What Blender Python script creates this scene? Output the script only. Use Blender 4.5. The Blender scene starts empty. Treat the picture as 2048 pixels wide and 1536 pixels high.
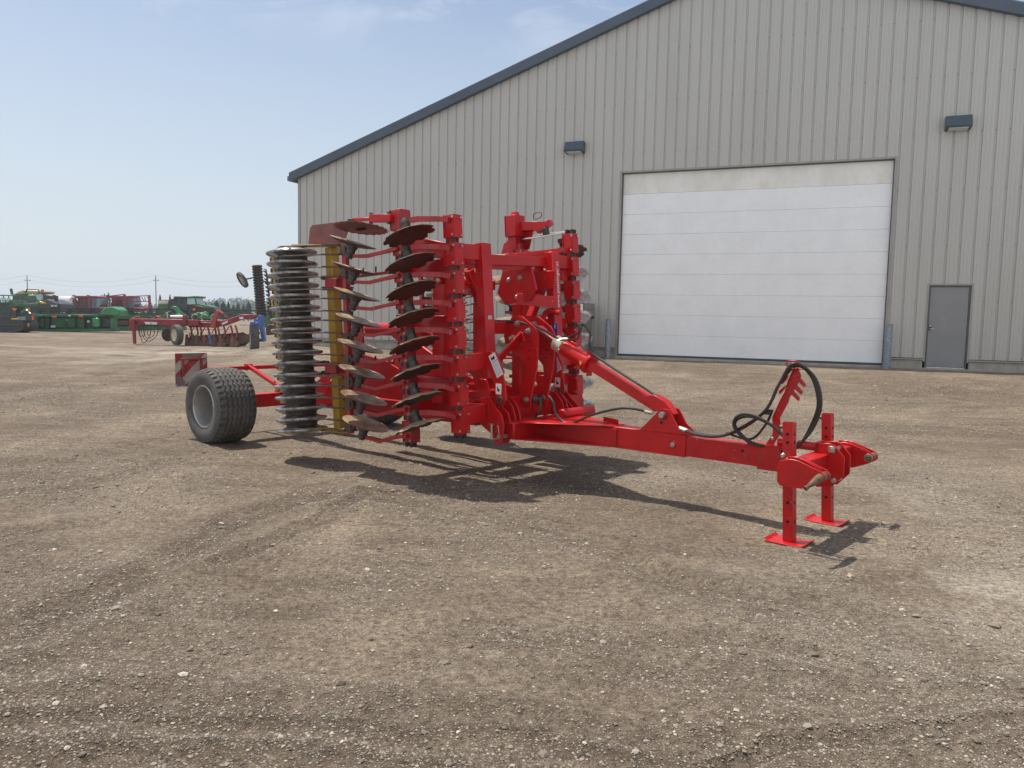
import bpy, math, random
import numpy as np
from mathutils import Vector, Matrix
random.seed(7)
rng = np.random.default_rng(11)
sc = bpy.context.scene
COL = sc.collection
R_ = math.radians

# ---------------------------------------------------------------- camera
FPX, CXP, CYP, HCAM = 1530.0, 1024.0, 768.0, 1.6
CR = ((0.9998040376, 0.0197961199, 0.0), (0.0017012486, -0.0859216478, 0.9963004447), (0.0197228831, -0.9961052073, -0.0859384885))
cam_d = bpy.data.cameras.new('camera')
cam = bpy.data.objects.new('camera', cam_d)
COL.objects.link(cam)
cam_d.sensor_width = 36.0
cam_d.lens = FPX / 2048 * 36
cam_d.clip_end = 4000
cam_d.clip_start = 0.05
m = Matrix.Identity(4)
for i in range(3):
    m[i][0] = CR[i][0]
    m[i][1] = -CR[i][1]
    m[i][2] = -CR[i][2]
m[2][3] = HCAM
cam.matrix_world = m
sc.camera = cam
sc.view_settings.view_transform = 'Standard'
sc.view_settings.look = 'None'
sc.view_settings.gamma = 1
sc.view_settings.exposure = 0.35

# ---------------------------------------------------------------- sky and sun
SUNV = Vector((0.305, -0.205, -1.0)).normalized()      # the way the light travels
world = bpy.data.worlds.new('World')
sc.world = world
world.use_nodes = True
wn = world.node_tree
wn.nodes.clear()
def wnode(t, **k):
    n = wn.nodes.new(t)
    for a, b in k.items():
        setattr(n, a, b)
    return n
out = wnode('ShaderNodeOutputWorld')
bg = wnode('ShaderNodeBackground')
sky = wnode('ShaderNodeTexSky')
sky.sky_type = 'NISHITA'
sky.sun_disc = False
sky.sun_elevation = math.asin(-SUNV.z)
sky.sun_rotation = math.atan2(-SUNV.x, -SUNV.y)
sky.altitude = 200
sky.air_density = 1.0
sky.dust_density = 2.2
sky.ozone_density = 1.5
tc = wnode('ShaderNodeTexCoord')
sep = wnode('ShaderNodeSeparateXYZ')
wn.links.new(tc.outputs['Generated'], sep.inputs[0])
# milky summer haze: pale towards the horizon
hz = wnode('ShaderNodeMapRange')
hz.inputs['From Min'].default_value = 0.0
hz.inputs['From Max'].default_value = 0.44
hz.inputs['To Min'].default_value = 0.90
hz.inputs['To Max'].default_value = 0.0
wn.links.new(sep.outputs['Z'], hz.inputs['Value'])
mixh = wnode('ShaderNodeMixRGB')
mixh.inputs[2].default_value = (5.25, 5.80, 6.20, 1)
wn.links.new(hz.outputs[0], mixh.inputs[0])
wn.links.new(sky.outputs[0], mixh.inputs[1])
# thin cirrus
mp = wnode('ShaderNodeMapping')
mp.inputs['Scale'].default_value = (2.2, 2.2, 7.0)
mp.inputs['Rotation'].default_value = (0.25, 0.1, 0.6)
nz = wnode('ShaderNodeTexNoise')
nz.inputs['Scale'].default_value = 2.6
nz.inputs['Detail'].default_value = 9
nz.inputs['Roughness'].default_value = 0.62
nz.inputs['Distortion'].default_value = 0.5
wn.links.new(tc.outputs['Generated'], mp.inputs[0])
wn.links.new(mp.outputs[0], nz.inputs['Vector'])
cr = wnode('ShaderNodeMapRange')
cr.inputs['From Min'].default_value = 0.50
cr.inputs['From Max'].default_value = 0.74
wn.links.new(nz.outputs[0], cr.inputs['Value'])
alt = wnode('ShaderNodeMapRange')
alt.inputs['From Min'].default_value = 0.30
alt.inputs['From Max'].default_value = 0.43
wn.links.new(sep.outputs['Z'], alt.inputs['Value'])
mul = wnode('ShaderNodeMath', operation='MULTIPLY')
wn.links.new(cr.outputs[0], mul.inputs[0])
wn.links.new(alt.outputs[0], mul.inputs[1])
mixc = wnode('ShaderNodeMixRGB')
mixc.inputs[2].default_value = (6.9, 7.1, 7.3, 1)
wn.links.new(mul.outputs[0], mixc.inputs[0])
wn.links.new(mixh.outputs[0], mixc.inputs[1])
# added sky brightening behind the camera, unseen, lifts the fill on the shaded wall
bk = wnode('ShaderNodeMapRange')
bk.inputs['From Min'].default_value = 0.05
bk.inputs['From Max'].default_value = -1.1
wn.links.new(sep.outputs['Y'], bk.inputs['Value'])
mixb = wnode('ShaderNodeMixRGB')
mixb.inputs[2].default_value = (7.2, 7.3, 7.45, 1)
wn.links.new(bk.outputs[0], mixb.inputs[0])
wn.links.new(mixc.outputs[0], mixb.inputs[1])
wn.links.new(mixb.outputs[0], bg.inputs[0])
bg.inputs[1].default_value = 0.108
wn.links.new(bg.outputs[0], out.inputs[0])

sun_d = bpy.data.lights.new('sun', 'SUN')
sun_d.energy = 4.3
sun_d.angle = R_(0.6)
sun_d.color = (1.0, 0.95, 0.86)
sun = bpy.data.objects.new('sun', sun_d)
COL.objects.link(sun)
sun.rotation_euler = SUNV.to_track_quat('-Z', 'Y').to_euler()

# ---------------------------------------------------------------- frames of reference
def ray(px, py):
    v = (px - CXP, py - CYP, FPX)
    return Vector([sum(CR[i][k] * v[k] for k in range(3)) for i in range(3)])
def W(px, py, Y):
    """the point seen at a pixel of the photograph, at distance Y"""
    d = ray(px, py)
    return Vector((0, 0, HCAM)) + d * (Y / d.y)
def clamp01(x):
    return np.clip(x, 0, 1)
def smooth(x):
    x = clamp01(x)
    return x * x * (3 - 2 * x)
WD = np.array([.92741, -.37406]); WNRM = np.array([-.37406, -.92741]); W0 = np.array([10.7611, 19.9792])
HF = np.array([.754, -.657]); HN = np.array([-.657, -.754]); HO = np.array([2.33, 5.79])

# ---------------------------------------------------------------- materials
def newmat(name):
    mt = bpy.data.materials.new(name)
    mt.use_nodes = True
    nt = mt.node_tree
    b = nt.nodes['Principled BSDF']
    return mt, nt, b
def N(nt, t, **k):
    n = nt.nodes.new(t)
    for a, b in k.items():
        setattr(n, a, b)
    return n
def L(nt, a, b):
    nt.links.new(a, b)
def mat(name, c1, c2=None, rough=0.5, metal=0.0, scale=6.0, detail=6, lo=0.4, hi=0.65, bump=0.0, bscale=60.0,
        dust=0.0, dustcol=(0.30, 0.25, 0.19), spec=0.5, coat=0.0, stretch=(1, 1, 1), rvar=0.12, chip=0.0, chipcol=(0.25, 0.23, 0.2)):
    mt, nt, b = newmat(name)
    tcn = N(nt, 'ShaderNodeTexCoord')
    mpn = N(nt, 'ShaderNodeMapping')
    mpn.inputs['Scale'].default_value = stretch
    L(nt, tcn.outputs['Object'], mpn.inputs[0])
    n1 = N(nt, 'ShaderNodeTexNoise')
    n1.inputs['Scale'].default_value = scale
    n1.inputs['Detail'].default_value = detail
    n1.inputs['Roughness'].default_value = 0.6
    L(nt, mpn.outputs[0], n1.inputs['Vector'])
    mr = N(nt, 'ShaderNodeMapRange')
    mr.inputs['From Min'].default_value = lo
    mr.inputs['From Max'].default_value = hi
    L(nt, n1.outputs[0], mr.inputs['Value'])
    mx = N(nt, 'ShaderNodeMixRGB')
    mx.inputs[1].default_value = (*c1, 1)
    mx.inputs[2].default_value = (*(c2 or [min(1, x * 0.8) for x in c1]), 1)
    L(nt, mr.outputs[0], mx.inputs[0])
    colout = mx.outputs[0]
    rr = N(nt, 'ShaderNodeMapRange')
    rr.inputs['To Min'].default_value = max(0.02, rough - rvar)
    rr.inputs['To Max'].default_value = min(1, rough + rvar)
    L(nt, n1.outputs[0], rr.inputs['Value'])
    rout = rr.outputs[0]
    if dust > 0:
        n2 = N(nt, 'ShaderNodeTexNoise')
        n2.inputs['Scale'].default_value = 11
        n2.inputs['Detail'].default_value = 8
        n2.inputs['Roughness'].default_value = 0.7
        L(nt, tcn.outputs['Object'], n2.inputs['Vector'])
        m2 = N(nt, 'ShaderNodeMapRange')
        m2.inputs['From Min'].default_value = 0.42
        m2.inputs['From Max'].default_value = 0.75
        m2.inputs['To Max'].default_value = dust
        L(nt, n2.outputs[0], m2.inputs['Value'])
        mx2 = N(nt, 'ShaderNodeMixRGB')
        mx2.inputs[2].default_value = (*dustcol, 1)
        L(nt, m2.outputs[0], mx2.inputs[0])
        L(nt, colout, mx2.inputs[1])
        colout = mx2.outputs[0]
        ra = N(nt, 'ShaderNodeMath', operation='ADD')
        L(nt, rout, ra.inputs[0])
        L(nt, m2.outputs[0], ra.inputs[1])
        rout = ra.outputs[0]
    if chip > 0:
        n3 = N(nt, 'ShaderNodeTexNoise')
        n3.inputs['Scale'].default_value = 38
        n3.inputs['Detail'].default_value = 4
        L(nt, tcn.outputs['Object'], n3.inputs['Vector'])
        m3 = N(nt, 'ShaderNodeMapRange')
        m3.inputs['From Min'].default_value = 0.74 - chip * 0.2
        m3.inputs['From Max'].default_value = 0.76 - chip * 0.2
        L(nt, n3.outputs[0], m3.inputs['Value'])
        mx3 = N(nt, 'ShaderNodeMixRGB')
        mx3.inputs[2].default_value = (*chipcol, 1)
        L(nt, m3.outputs[0], mx3.inputs[0])
        L(nt, colout, mx3.inputs[1])
        colout = mx3.outputs[0]
    L(nt, colout, b.inputs['Base Color'])
    L(nt, rout, b.inputs['Roughness'])
    b.inputs['Metallic'].default_value = metal
    b.inputs['Specular IOR Level'].default_value = spec
    b.inputs['Coat Weight'].default_value = coat
    b.inputs['Coat Roughness'].default_value = 0.15
    if bump > 0:
        n4 = N(nt, 'ShaderNodeTexNoise')
        n4.inputs['Scale'].default_value = bscale
        n4.inputs['Detail'].default_value = 5
        L(nt, tcn.outputs['Object'], n4.inputs['Vector'])
        bp = N(nt, 'ShaderNodeBump')
        bp.inputs['Strength'].default_value = bump
        bp.inputs['Distance'].default_value = 0.01
        L(nt, n4.outputs[0], bp.inputs['Height'])
        L(nt, bp.outputs[0], b.inputs['Normal'])
    return mt

M = {}
M['red'] = mat('red_paint', (0.50, 0.004, 0.006), (0.40, 0.004, 0.006), rough=0.34, spec=0.38, scale=5, dust=0.06, dustcol=(0.42, 0.16, 0.12), bump=0.10, bscale=45, chip=0.10, chipcol=(0.45, 0.22, 0.18))
M['redworn'] = mat('worn_red_paint', (0.38, 0.008, 0.013), (0.27, 0.010, 0.014), rough=0.42, scale=9, dust=0.25, dustcol=(0.30, 0.17, 0.13), bump=0.15, bscale=60, chip=0.42, chipcol=(0.20, 0.14, 0.11))
M['redscratch'] = mat('scratched_red_paint', (0.46, 0.004, 0.007), (0.40, 0.004, 0.006), spec=0.4, rough=0.34, scale=7, dust=0.07, dustcol=(0.42, 0.16, 0.12), chip=0.30, chipcol=(0.30, 0.20, 0.17))
M['disc'] = mat('rusty_disc_steel', (0.42, 0.30, 0.19), (0.20, 0.115, 0.07), rough=0.50, metal=0.25, scale=7, lo=0.42, hi=0.62, dust=0.5, dustcol=(0.46, 0.36, 0.25), bump=0.3, bscale=40)
M['discshade'] = mat('shaded_disc_steel', (0.050, 0.036, 0.034), (0.11, 0.05, 0.038), rough=0.42, metal=0.45, scale=8, dust=0.30, dustcol=(0.20, 0.12, 0.08), bump=0.25, bscale=40)  # undersides of the discs, shade put into the steel colour
M['serr'] = mat('maroon_disc_steel', (0.24, 0.060, 0.058), (0.16, 0.05, 0.05), rough=0.45, metal=0.2, scale=6, dust=0.3)
M['steel'] = mat('dark_hub_steel', (0.050, 0.050, 0.054), (0.11, 0.085, 0.07), rough=0.42, metal=0.6, scale=14, dust=0.35, dustcol=(0.19, 0.16, 0.13), bump=0.2)
M['ring'] = mat('polished_ring_steel', (0.50, 0.50, 0.50), (0.15, 0.12, 0.10), rough=0.27, metal=0.85, scale=9, lo=0.45, hi=0.62, dust=0.35, dustcol=(0.16, 0.11, 0.08), bump=0.25, bscale=30)
M['drum'] = mat('soiled_drum', (0.030, 0.026, 0.024), (0.10, 0.075, 0.055), rough=0.75, scale=10, bump=0.4, bscale=25)
M['tine'] = mat('tine_steel', (0.24, 0.20, 0.17), (0.12, 0.08, 0.06), rough=0.42, metal=0.7, scale=12)
M['yellow'] = mat('mustard_paint', (0.44, 0.26, 0.012), (0.34, 0.19, 0.012), rough=0.42, scale=4, dust=0.35, dustcol=(0.26, 0.17, 0.07), chip=0.15)
M['scraper'] = mat('scraper_yellow', (0.30, 0.22, 0.075), (0.20, 0.14, 0.06), rough=0.55, scale=20, dust=0.5, dustcol=(0.16, 0.12, 0.08))
M['black'] = mat('black_rubber', (0.016, 0.016, 0.017), (0.03, 0.028, 0.027), rough=0.55, scale=20)
M['hose'] = mat('hydraulic_hose', (0.018, 0.016, 0.016), (0.035, 0.026, 0.022), rough=0.38, scale=30)
M['tyre'] = mat('tyre_rubber', (0.058, 0.057, 0.056), (0.105, 0.099, 0.092), rough=0.72, scale=7, dust=0.55, dustcol=(0.17, 0.155, 0.135), bump=0.25, bscale=120)
M['rim'] = mat('silver_rim', (0.46, 0.46, 0.45), (0.36, 0.35, 0.33), rough=0.36, metal=0.55, scale=6, dust=0.35, dustcol=(0.26, 0.22, 0.18))
M['zinc'] = mat('zinc_bolt', (0.46, 0.44, 0.38), (0.33, 0.31, 0.27), rough=0.38, metal=0.8, scale=40)
M['collar'] = mat('zinc_collar', (0.62, 0.54, 0.30), (0.50, 0.50, 0.46), rough=0.30, metal=0.55, scale=12)
M['chrome'] = mat('bright_pipe', (0.7, 0.7, 0.7), (0.5, 0.5, 0.5), rough=0.2, metal=0.9)
M['rust'] = mat('rusty_pin', (0.20, 0.12, 0.06), (0.09, 0.055, 0.035), rough=0.6, metal=0.4, scale=18, bump=0.4)
M['hole'] = mat('shadowed_hole', (0.008, 0.006, 0.006), (0.012, 0.008, 0.008), rough=0.9)  # near-black discs drawn as openings, their inner shade put into the colour
M['white'] = mat('white_sticker', (0.74, 0.74, 0.75), (0.66, 0.66, 0.68), rough=0.4, scale=3)
M['print'] = mat('printed_grey', (0.36, 0.36, 0.38), (0.5, 0.5, 0.52), rough=0.45, scale=90, detail=2)
M['ink'] = mat('black_ink', (0.02, 0.02, 0.022), rough=0.45)
M['stickred'] = mat('red_print', (0.55, 0.03, 0.06), rough=0.4)
M['blueprint'] = mat('blue_sticker', (0.02, 0.05, 0.32), rough=0.35)
M['yelsticker'] = mat('yellow_sticker', (0.72, 0.55, 0.03), rough=0.4)
M['wrap'] = mat('clear_plastic_wrap', (0.74, 0.75, 0.77), (0.50, 0.52, 0.54), rough=0.22, scale=16, lo=0.35, hi=0.6, bump=1.0, bscale=30, spec=0.8)
M['boardw'] = mat('reflector_white', (0.46, 0.42, 0.38), (0.36, 0.33, 0.30), rough=0.4, scale=9, dust=0.2)
M['boardr'] = mat('reflector_red', (0.33, 0.025, 0.03), (0.25, 0.025, 0.03), rough=0.4, scale=9, dust=0.3)
M['boardg'] = mat('scuffed_board', (0.17, 0.14, 0.13), (0.22, 0.18, 0.16), rough=0.6, scale=12)
M['siding'] = mat('taupe_siding', (0.465, 0.455, 0.425), (0.425, 0.415, 0.385), rough=0.46, scale=0.9, lo=0.3, hi=0.7, stretch=(1.4, 1, 0.25), bump=0.04, bscale=3, spec=0.4)
M['screw'] = mat('screw_head', (0.16, 0.15, 0.14), rough=0.6)
M['trim'] = mat('slate_trim', (0.060, 0.085, 0.115), (0.05, 0.07, 0.10), rough=0.38, scale=1.2)
M['roof'] = mat('slate_roof', (0.10, 0.135, 0.165), (0.085, 0.115, 0.145), rough=0.4, scale=1)
M['jamb'] = mat('taupe_jamb', (0.33, 0.31, 0.28), (0.27, 0.25, 0.23), rough=0.5, scale=2)
M['doorw'] = mat('white_door_steel', (0.86, 0.87, 0.88), (0.80, 0.81, 0.82), rough=0.42, scale=1.6, lo=0.35, hi=0.75, bump=0.22, bscale=9, dust=0.10, dustcol=(0.50, 0.46, 0.38), spec=0.4)
M['doortop'] = mat('beige_door_steel', (0.78, 0.77, 0.73), (0.68, 0.66, 0.60), rough=0.45, scale=2.4, bump=0.22, bscale=9, stretch=(1, 1, 0.4))  # top panel only, slightly darker and more beige
M['doorg'] = mat('grey_door_paint', (0.235, 0.238, 0.242), (0.21, 0.214, 0.218), rough=0.42, scale=2, bump=0.12, bscale=6)
M['frameg'] = mat('dark_frame_paint', (0.10, 0.11, 0.125), (0.08, 0.09, 0.10), rough=0.45, scale=4)
M['alu'] = mat('aluminium_sill', (0.6, 0.6, 0.6), (0.45, 0.45, 0.45), rough=0.35, metal=0.7)
M['conc'] = mat('concrete_blocks', (0.40, 0.375, 0.32), (0.29, 0.27, 0.23), rough=0.85, scale=3.5, bump=0.35, bscale=50, dust=0.3)
M['galv'] = mat('galvanised_steel', (0.30, 0.34, 0.39), (0.18, 0.21, 0.25), rough=0.5, metal=0.35, scale=16, lo=0.35, hi=0.62, dust=0.25, dustcol=(0.3, 0.3, 0.29))
M['lamp'] = mat('lamp_housing', (0.045, 0.075, 0.095), (0.035, 0.06, 0.08), rough=0.38, scale=4)
M['lens'] = mat('lamp_lens', (0.55, 0.56, 0.55), rough=0.25)
M['wood'] = mat('grey_weathered_wood', (0.27, 0.25, 0.225), (0.17, 0.155, 0.14), rough=0.85, scale=5, stretch=(0.5, 3, 9), bump=0.4, bscale=30)
M['wooddk'] = mat('dark_weathered_wood', (0.13, 0.12, 0.115), (0.08, 0.075, 0.07), rough=0.85, scale=5, stretch=(0.5, 3, 9), bump=0.4, bscale=30)
M['green'] = mat('green_paint', (0.018, 0.13, 0.045), (0.012, 0.095, 0.033), rough=0.35, scale=3, dust=0.25, dustcol=(0.16, 0.18, 0.13))
M['greendk'] = mat('dark_green_paint', (0.010, 0.060, 0.026), (0.008, 0.042, 0.02), rough=0.45, scale=3, dust=0.2, dustcol=(0.1, 0.11, 0.09))
M['greenlt'] = mat('bright_green_paint', (0.04, 0.24, 0.08), (0.03, 0.18, 0.06), rough=0.3, scale=3)
M['bblack'] = mat('black_machine_paint', (0.018, 0.021, 0.028), (0.028, 0.03, 0.036), rough=0.4, scale=3, dust=0.12)
M['charcoal'] = mat('charcoal_plastic', (0.06, 0.065, 0.075), (0.045, 0.05, 0.055), rough=0.45, scale=3)
M['byellow'] = mat('yellow_machine_paint', (0.62, 0.42, 0.04), (0.52, 0.35, 0.04), rough=0.4, scale=3)
M['beige'] = mat('tan_cab_roof', (0.46, 0.37, 0.22), (0.38, 0.30, 0.18), rough=0.45, scale=3)
M['bred'] = mat('dull_red_paint', (0.27, 0.016, 0.024), (0.18, 0.014, 0.018), rough=0.42, scale=5, dust=0.3, dustcol=(0.22, 0.12, 0.10))
M['bredlt'] = mat('faded_red_paint', (0.38, 0.05, 0.035), (0.28, 0.04, 0.03), rough=0.5, scale=6, dust=0.25)
M['hoodred'] = mat('glossy_red_hood', (0.60, 0.10, 0.10), rough=0.2)
M['tank'] = mat('stainless_tank', (0.62, 0.60, 0.59), (0.5, 0.48, 0.48), rough=0.3, metal=0.4, scale=3)
M['glass'] = mat('cab_glass', (0.16, 0.27, 0.30), (0.12, 0.2, 0.23), rough=0.12, metal=0.2)
M['glasslt'] = mat('pale_cab_glass', (0.40, 0.60, 0.58), (0.32, 0.5, 0.5), rough=0.12)
M['orange'] = mat('orange_reflector', (0.85, 0.14, 0.03), rough=0.4)
M['cream'] = mat('cream_rim', (0.62, 0.56, 0.40), (0.52, 0.46, 0.33), rough=0.5, scale=6)
M['blue'] = mat('blue_paint', (0.035, 0.13, 0.42), (0.03, 0.10, 0.33), rough=0.4, scale=5, dust=0.15)
M['earth'] = mat('soil_stained_steel', (0.11, 0.065, 0.045), (0.055, 0.040, 0.034), rough=0.6, metal=0.25, scale=6, dust=0.3)
M['soil'] = mat('dried_soil_steel', (0.20, 0.13, 0.09), (0.11, 0.075, 0.055), rough=0.8, scale=9)
M['brown'] = mat('rusty_brown_panel', (0.12, 0.05, 0.035), (0.08, 0.04, 0.03), rough=0.6, scale=4)
M['pole'] = mat('weathered_pole', (0.17, 0.16, 0.15), (0.12, 0.115, 0.11), rough=0.8, scale=5)
M['bark'] = mat('bark', (0.09, 0.07, 0.05), rough=0.9)

# ---------------------------------------------------------------- mesh building
class MB:
    def __init__(s):
        s.v = []; s.f = []; s.mi = []; s.k = 0; s.pr = []
    def add(s, vs, fs, k=None):
        o = len(s.v)
        s.pr.append((list(vs), list(fs), s.k if k is None else k))
        s.v += [tuple(v) for v in vs]
        s.f += [tuple(i + o for i in f) for f in fs]
        s.mi += [s.k if k is None else k] * len(fs)
    def beam(s, p0, p1, w, h, up=(0, 0, 1), k=None, w2=None, h2=None):
        p0 = Vector(p0); p1 = Vector(p1); d = (p1 - p0).normalized(); up = Vector(up)
        sd = d.cross(up)
        if sd.length < 1e-4:
            sd = d.cross(Vector((1, 0, 0)))
        sd.normalize(); u = sd.cross(d).normalized()
        w2 = w if w2 is None else w2; h2 = h if h2 is None else h2
        vs = []
        for p, ww, hh in ((p0, w, h), (p1, w2, h2)):
            for a, b in ((-1, -1), (1, -1), (1, 1), (-1, 1)):
                vs.append(p + sd * a * ww / 2 + u * b * hh / 2)
        s.add(vs, [(3, 2, 1, 0), (4, 5, 6, 7), (0, 1, 5, 4), (1, 2, 6, 5), (2, 3, 7, 6), (3, 0, 4, 7)], k)
    def box(s, lo, hi, k=None):
        (a, b, c), (d, e, f) = lo, hi
        vs = [(a, b, c), (d, b, c), (d, e, c), (a, e, c), (a, b, f), (d, b, f), (d, e, f), (a, e, f)]
        s.add(vs, [(3, 2, 1, 0), (4, 5, 6, 7), (0, 1, 5, 4), (1, 2, 6, 5), (2, 3, 7, 6), (3, 0, 4, 7)], k)
    def cyl(s, p0, p1, r, n=16, r2=None, k=None):
        p0 = Vector(p0); p1 = Vector(p1); d = (p1 - p0).normalized()
        a = d.orthogonal().normalized(); b = d.cross(a)
        r2 = r if r2 is None else r2
        vs = []
        for p, rr in ((p0, r), (p1, r2)):
            for i in range(n):
                t = 2 * math.pi * i / n
                vs.append(p + (a * math.cos(t) + b * math.sin(t)) * rr)
        fs = [(i, (i + 1) % n, n + (i + 1) % n, n + i) for i in range(n)]
        fs += [tuple(range(n - 1, -1, -1)), tuple(range(n, 2 * n))]
        s.add(vs, fs, k)
    def tube(s, pts, r, n=8, k=None, smooth_=True, sub=6):
        P = [Vector(p) for p in pts]
        if smooth_ and len(P) > 2:
            Q = []
            for i in range(len(P) - 1):
                a = P[max(i - 1, 0)]; b = P[i]; c = P[i + 1]; d = P[min(i + 2, len(P) - 1)]
                for j in range(sub):
                    t = j / sub
                    Q.append(0.5 * ((2 * b) + (c - a) * t + (2 * a - 5 * b + 4 * c - d) * t * t + (3 * b - a - 3 * c + d) * t ** 3))
            Q.append(P[-1]); P = Q
        vs = []; prev = None
        for i, p in enumerate(P):
            d = (P[min(i + 1, len(P) - 1)] - P[max(i - 1, 0)]).normalized()
            if prev is None:
                a = d.orthogonal().normalized()
            else:
                a = (prev - d * prev.dot(d)).normalized()
            prev = a; b = d.cross(a)
            for j in range(n):
                t = 2 * math.pi * j / n
                vs.append(p + (a * math.cos(t) + b * math.sin(t)) * r)
        m_ = len(P); fs = []
        for i in range(m_ - 1):
            for j in range(n):
                fs.append((i * n + j, i * n + (j + 1) % n, (i + 1) * n + (j + 1) % n, (i + 1) * n + j))
        fs += [tuple(range(n - 1, -1, -1)), tuple(range((m_ - 1) * n, m_ * n))]
        s.add(vs, fs, k)
    def prism(s, poly, vec, k=None):
        P = [Vector(p) for p in poly]; v = Vector(vec); n = len(P)
        fs = [tuple(range(n - 1, -1, -1)), tuple(range(n, 2 * n))]
        fs += [(i, (i + 1) % n, n + (i + 1) % n, n + i) for i in range(n)]
        s.add(P + [p + v for p in P], fs, k)
    def lathe(s, prof, c, ax, n=32, k=None, a0=None):
        """prof: (radius, height along ax); closed at the ends when the radius is 0"""
        c = Vector(c); ax = Vector(ax).normalized(); a = (a0 or ax.orthogonal()).normalized(); b = ax.cross(a)
        vs = []
        for r, h in prof:
            for i in range(n):
                t = 2 * math.pi * i / n
                vs.append(c + ax * h + (a * math.cos(t) + b * math.sin(t)) * r)
        fs = []
        for j in range(len(prof) - 1):
            for i in range(n):
                fs.append((j * n + i, j * n + (i + 1) % n, (j + 1) * n + (i + 1) % n, (j + 1) * n + i))
        s.add(vs, fs, k)
    def bolt(s, p, ax, r=0.016, h=0.012, k=None):
        p = Vector(p); ax = Vector(ax).normalized()
        s.cyl(p, p + ax * h * 0.3, r * 1.35, 12, k=k)
        s.cyl(p + ax * h * 0.3, p + ax * h, r, 6, k=k)
    def each(s, name, mats, parent=None, **kw):
        """every primitive becomes an object of its own"""
        for vs, fs, k in s.pr:
            m_ = MB(); m_.add(vs, fs, 0)
            m_.build(name, mats[k] if isinstance(mats, (list, tuple)) else mats, parent, **kw)
    def build(s, name, mats, parent=None, bevel=0.0, smooth_=True, ang=35):
        me = bpy.data.meshes.new(name)
        me.from_pydata(s.v, [], s.f)
        if not isinstance(mats, (list, tuple)):
            mats = [mats]
        for mm in mats:
            me.materials.append(mm)
        if len(mats) > 1:
            me.polygons.foreach_set('material_index', s.mi)
        if smooth_:
            me.polygons.foreach_set('use_smooth', [True] * len(me.polygons))
            me.update()
            me.set_sharp_from_angle(angle=R_(ang))
        me.update()
        o = bpy.data.objects.new(name, me)
        COL.objects.link(o)
        if parent is not None:
            o.parent = parent
        if bevel > 0:
            bv = o.modifiers.new('bevel', 'BEVEL')
            bv.width = bevel; bv.segments = 1; bv.limit_method = 'ANGLE'; bv.angle_limit = R_(40)
            bv.harden_normals = False
        return o
def tag(o, label=None, cat=None, group=None, kind=None):
    if label: o['label'] = label
    if cat: o['category'] = cat
    if group: o['group'] = group
    if kind: o['kind'] = kind
    return o
def empty(name, loc, rz=0.0):
    o = bpy.data.objects.new(name, None)
    COL.objects.link(o)
    o.location = loc
    o.rotation_euler = (0, 0, rz)
    o.empty_display_size = 0.2
    return o
def copy_tree(o, parent=None):
    c = o.copy(); COL.objects.link(c); c.parent = parent
    for ch in list(o.children):
        copy_tree(ch, c)
    return c

# ================================================================= THE SETTING
def hash2(ix, iy, seed):
    h = (ix * 374761393 + iy * 668265263 + seed * 974634777) & 0xFFFFFFFF
    h = ((h ^ (h >> 13)) * 1274126177) & 0xFFFFFFFF
    return ((h ^ (h >> 16)) & 0xFFFFFF) / float(0xFFFFFF)
def vnoise(x, y, seed=0):
    ix = np.floor(x).astype(np.int64); iy = np.floor(y).astype(np.int64)
    fx = x - ix; fy = y - iy
    ux = fx * fx * (3 - 2 * fx); uy = fy * fy * (3 - 2 * fy)
    a = hash2(ix, iy, seed); b = hash2(ix + 1, iy, seed); c = hash2(ix, iy + 1, seed); d = hash2(ix + 1, iy + 1, seed)
    return (a * (1 - ux) + b * ux) * (1 - uy) + (c * (1 - ux) + d * ux) * uy
def fbm(x, y, seed=0, oct_=4):
    s = 0; a = 0.5; t = 0
    for i in range(oct_):
        s = s + a * vnoise(x, y, seed + i * 17); t += a
        x = x * 2.03 + 11.3; y = y * 2.03 + 5.7; a *= 0.52
    return s / t
def gp(px, py):
    d = ray(px, py)
    t = -HCAM / d.z
    return (d.x * t, d.y * t)
def rise(x, y):
    q0 = x - W0[0]; q1 = y - W0[1]
    dist = q0 * WNRM[0] + q1 * WNRM[1]           # metres in front of the wall
    t = q0 * WD[0] + q1 * WD[1]
    k = smooth(1 - dist / 9.5) * 0.47
    return k * smooth((t + 23.5) / 4)
# ruts and worn bands (polylines on the ground, half width, depth of the loose dark gravel, ridge height)
BANDS = []
def band(pts, w, dark, ridge=0.0):
    BANDS.append((np.array([gp(*p) for p in pts]), w, dark, ridge))
band([(340, 1120), (500, 1035), (680, 975)], 0.22, 0.9, 0.02)
band([(470, 1125), (600, 1060), (740, 990)], 0.12, 0.9, 0.02)
band([(-200, 1090), (0, 1072), (190, 1045)], 0.16, 0.8, 0.01)
band([(60, 1262), (160, 1210), (290, 1150)], 0.22, 1.0, 0.02)
band([(-100, 1350), (60, 1360), (100, 1300)], 0.25, 0.6, 0.01)
band([(-200, 1440), (300, 1425), (620, 1450), (1000, 1490), (1500, 1530)], 0.20, 1.0, 0.02)
band([(640, 1000), (800, 1000), (1100, 1060), (1400, 1200), (1760, 1260), (2100, 1420)], 0.25, 0.55, 0.02)
band([(-300, 1490), (400, 1500), (900, 1540), (1300, 1600)], 0.30, 0.9, 0.01)
band([(1240, 1120), (1400, 1180), (1600, 1215)], 0.14, 0.7, 0.02)
band([(1300, 1330), (1600, 1400), (2100, 1440)], 0.2, 0.55, 0.015)
band([(1500, 1536), (1750, 1500), (2048, 1478)], 0.07, 0.9, 0.02)
band([(1200, 760), (1500, 775), (1800, 800), (2100, 830)], 0.6, 0.45, 0.03)
band([(1250, 830), (1500, 800), (1800, 790), (2100, 800)], 0.4, 0.4, 0.03)
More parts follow.
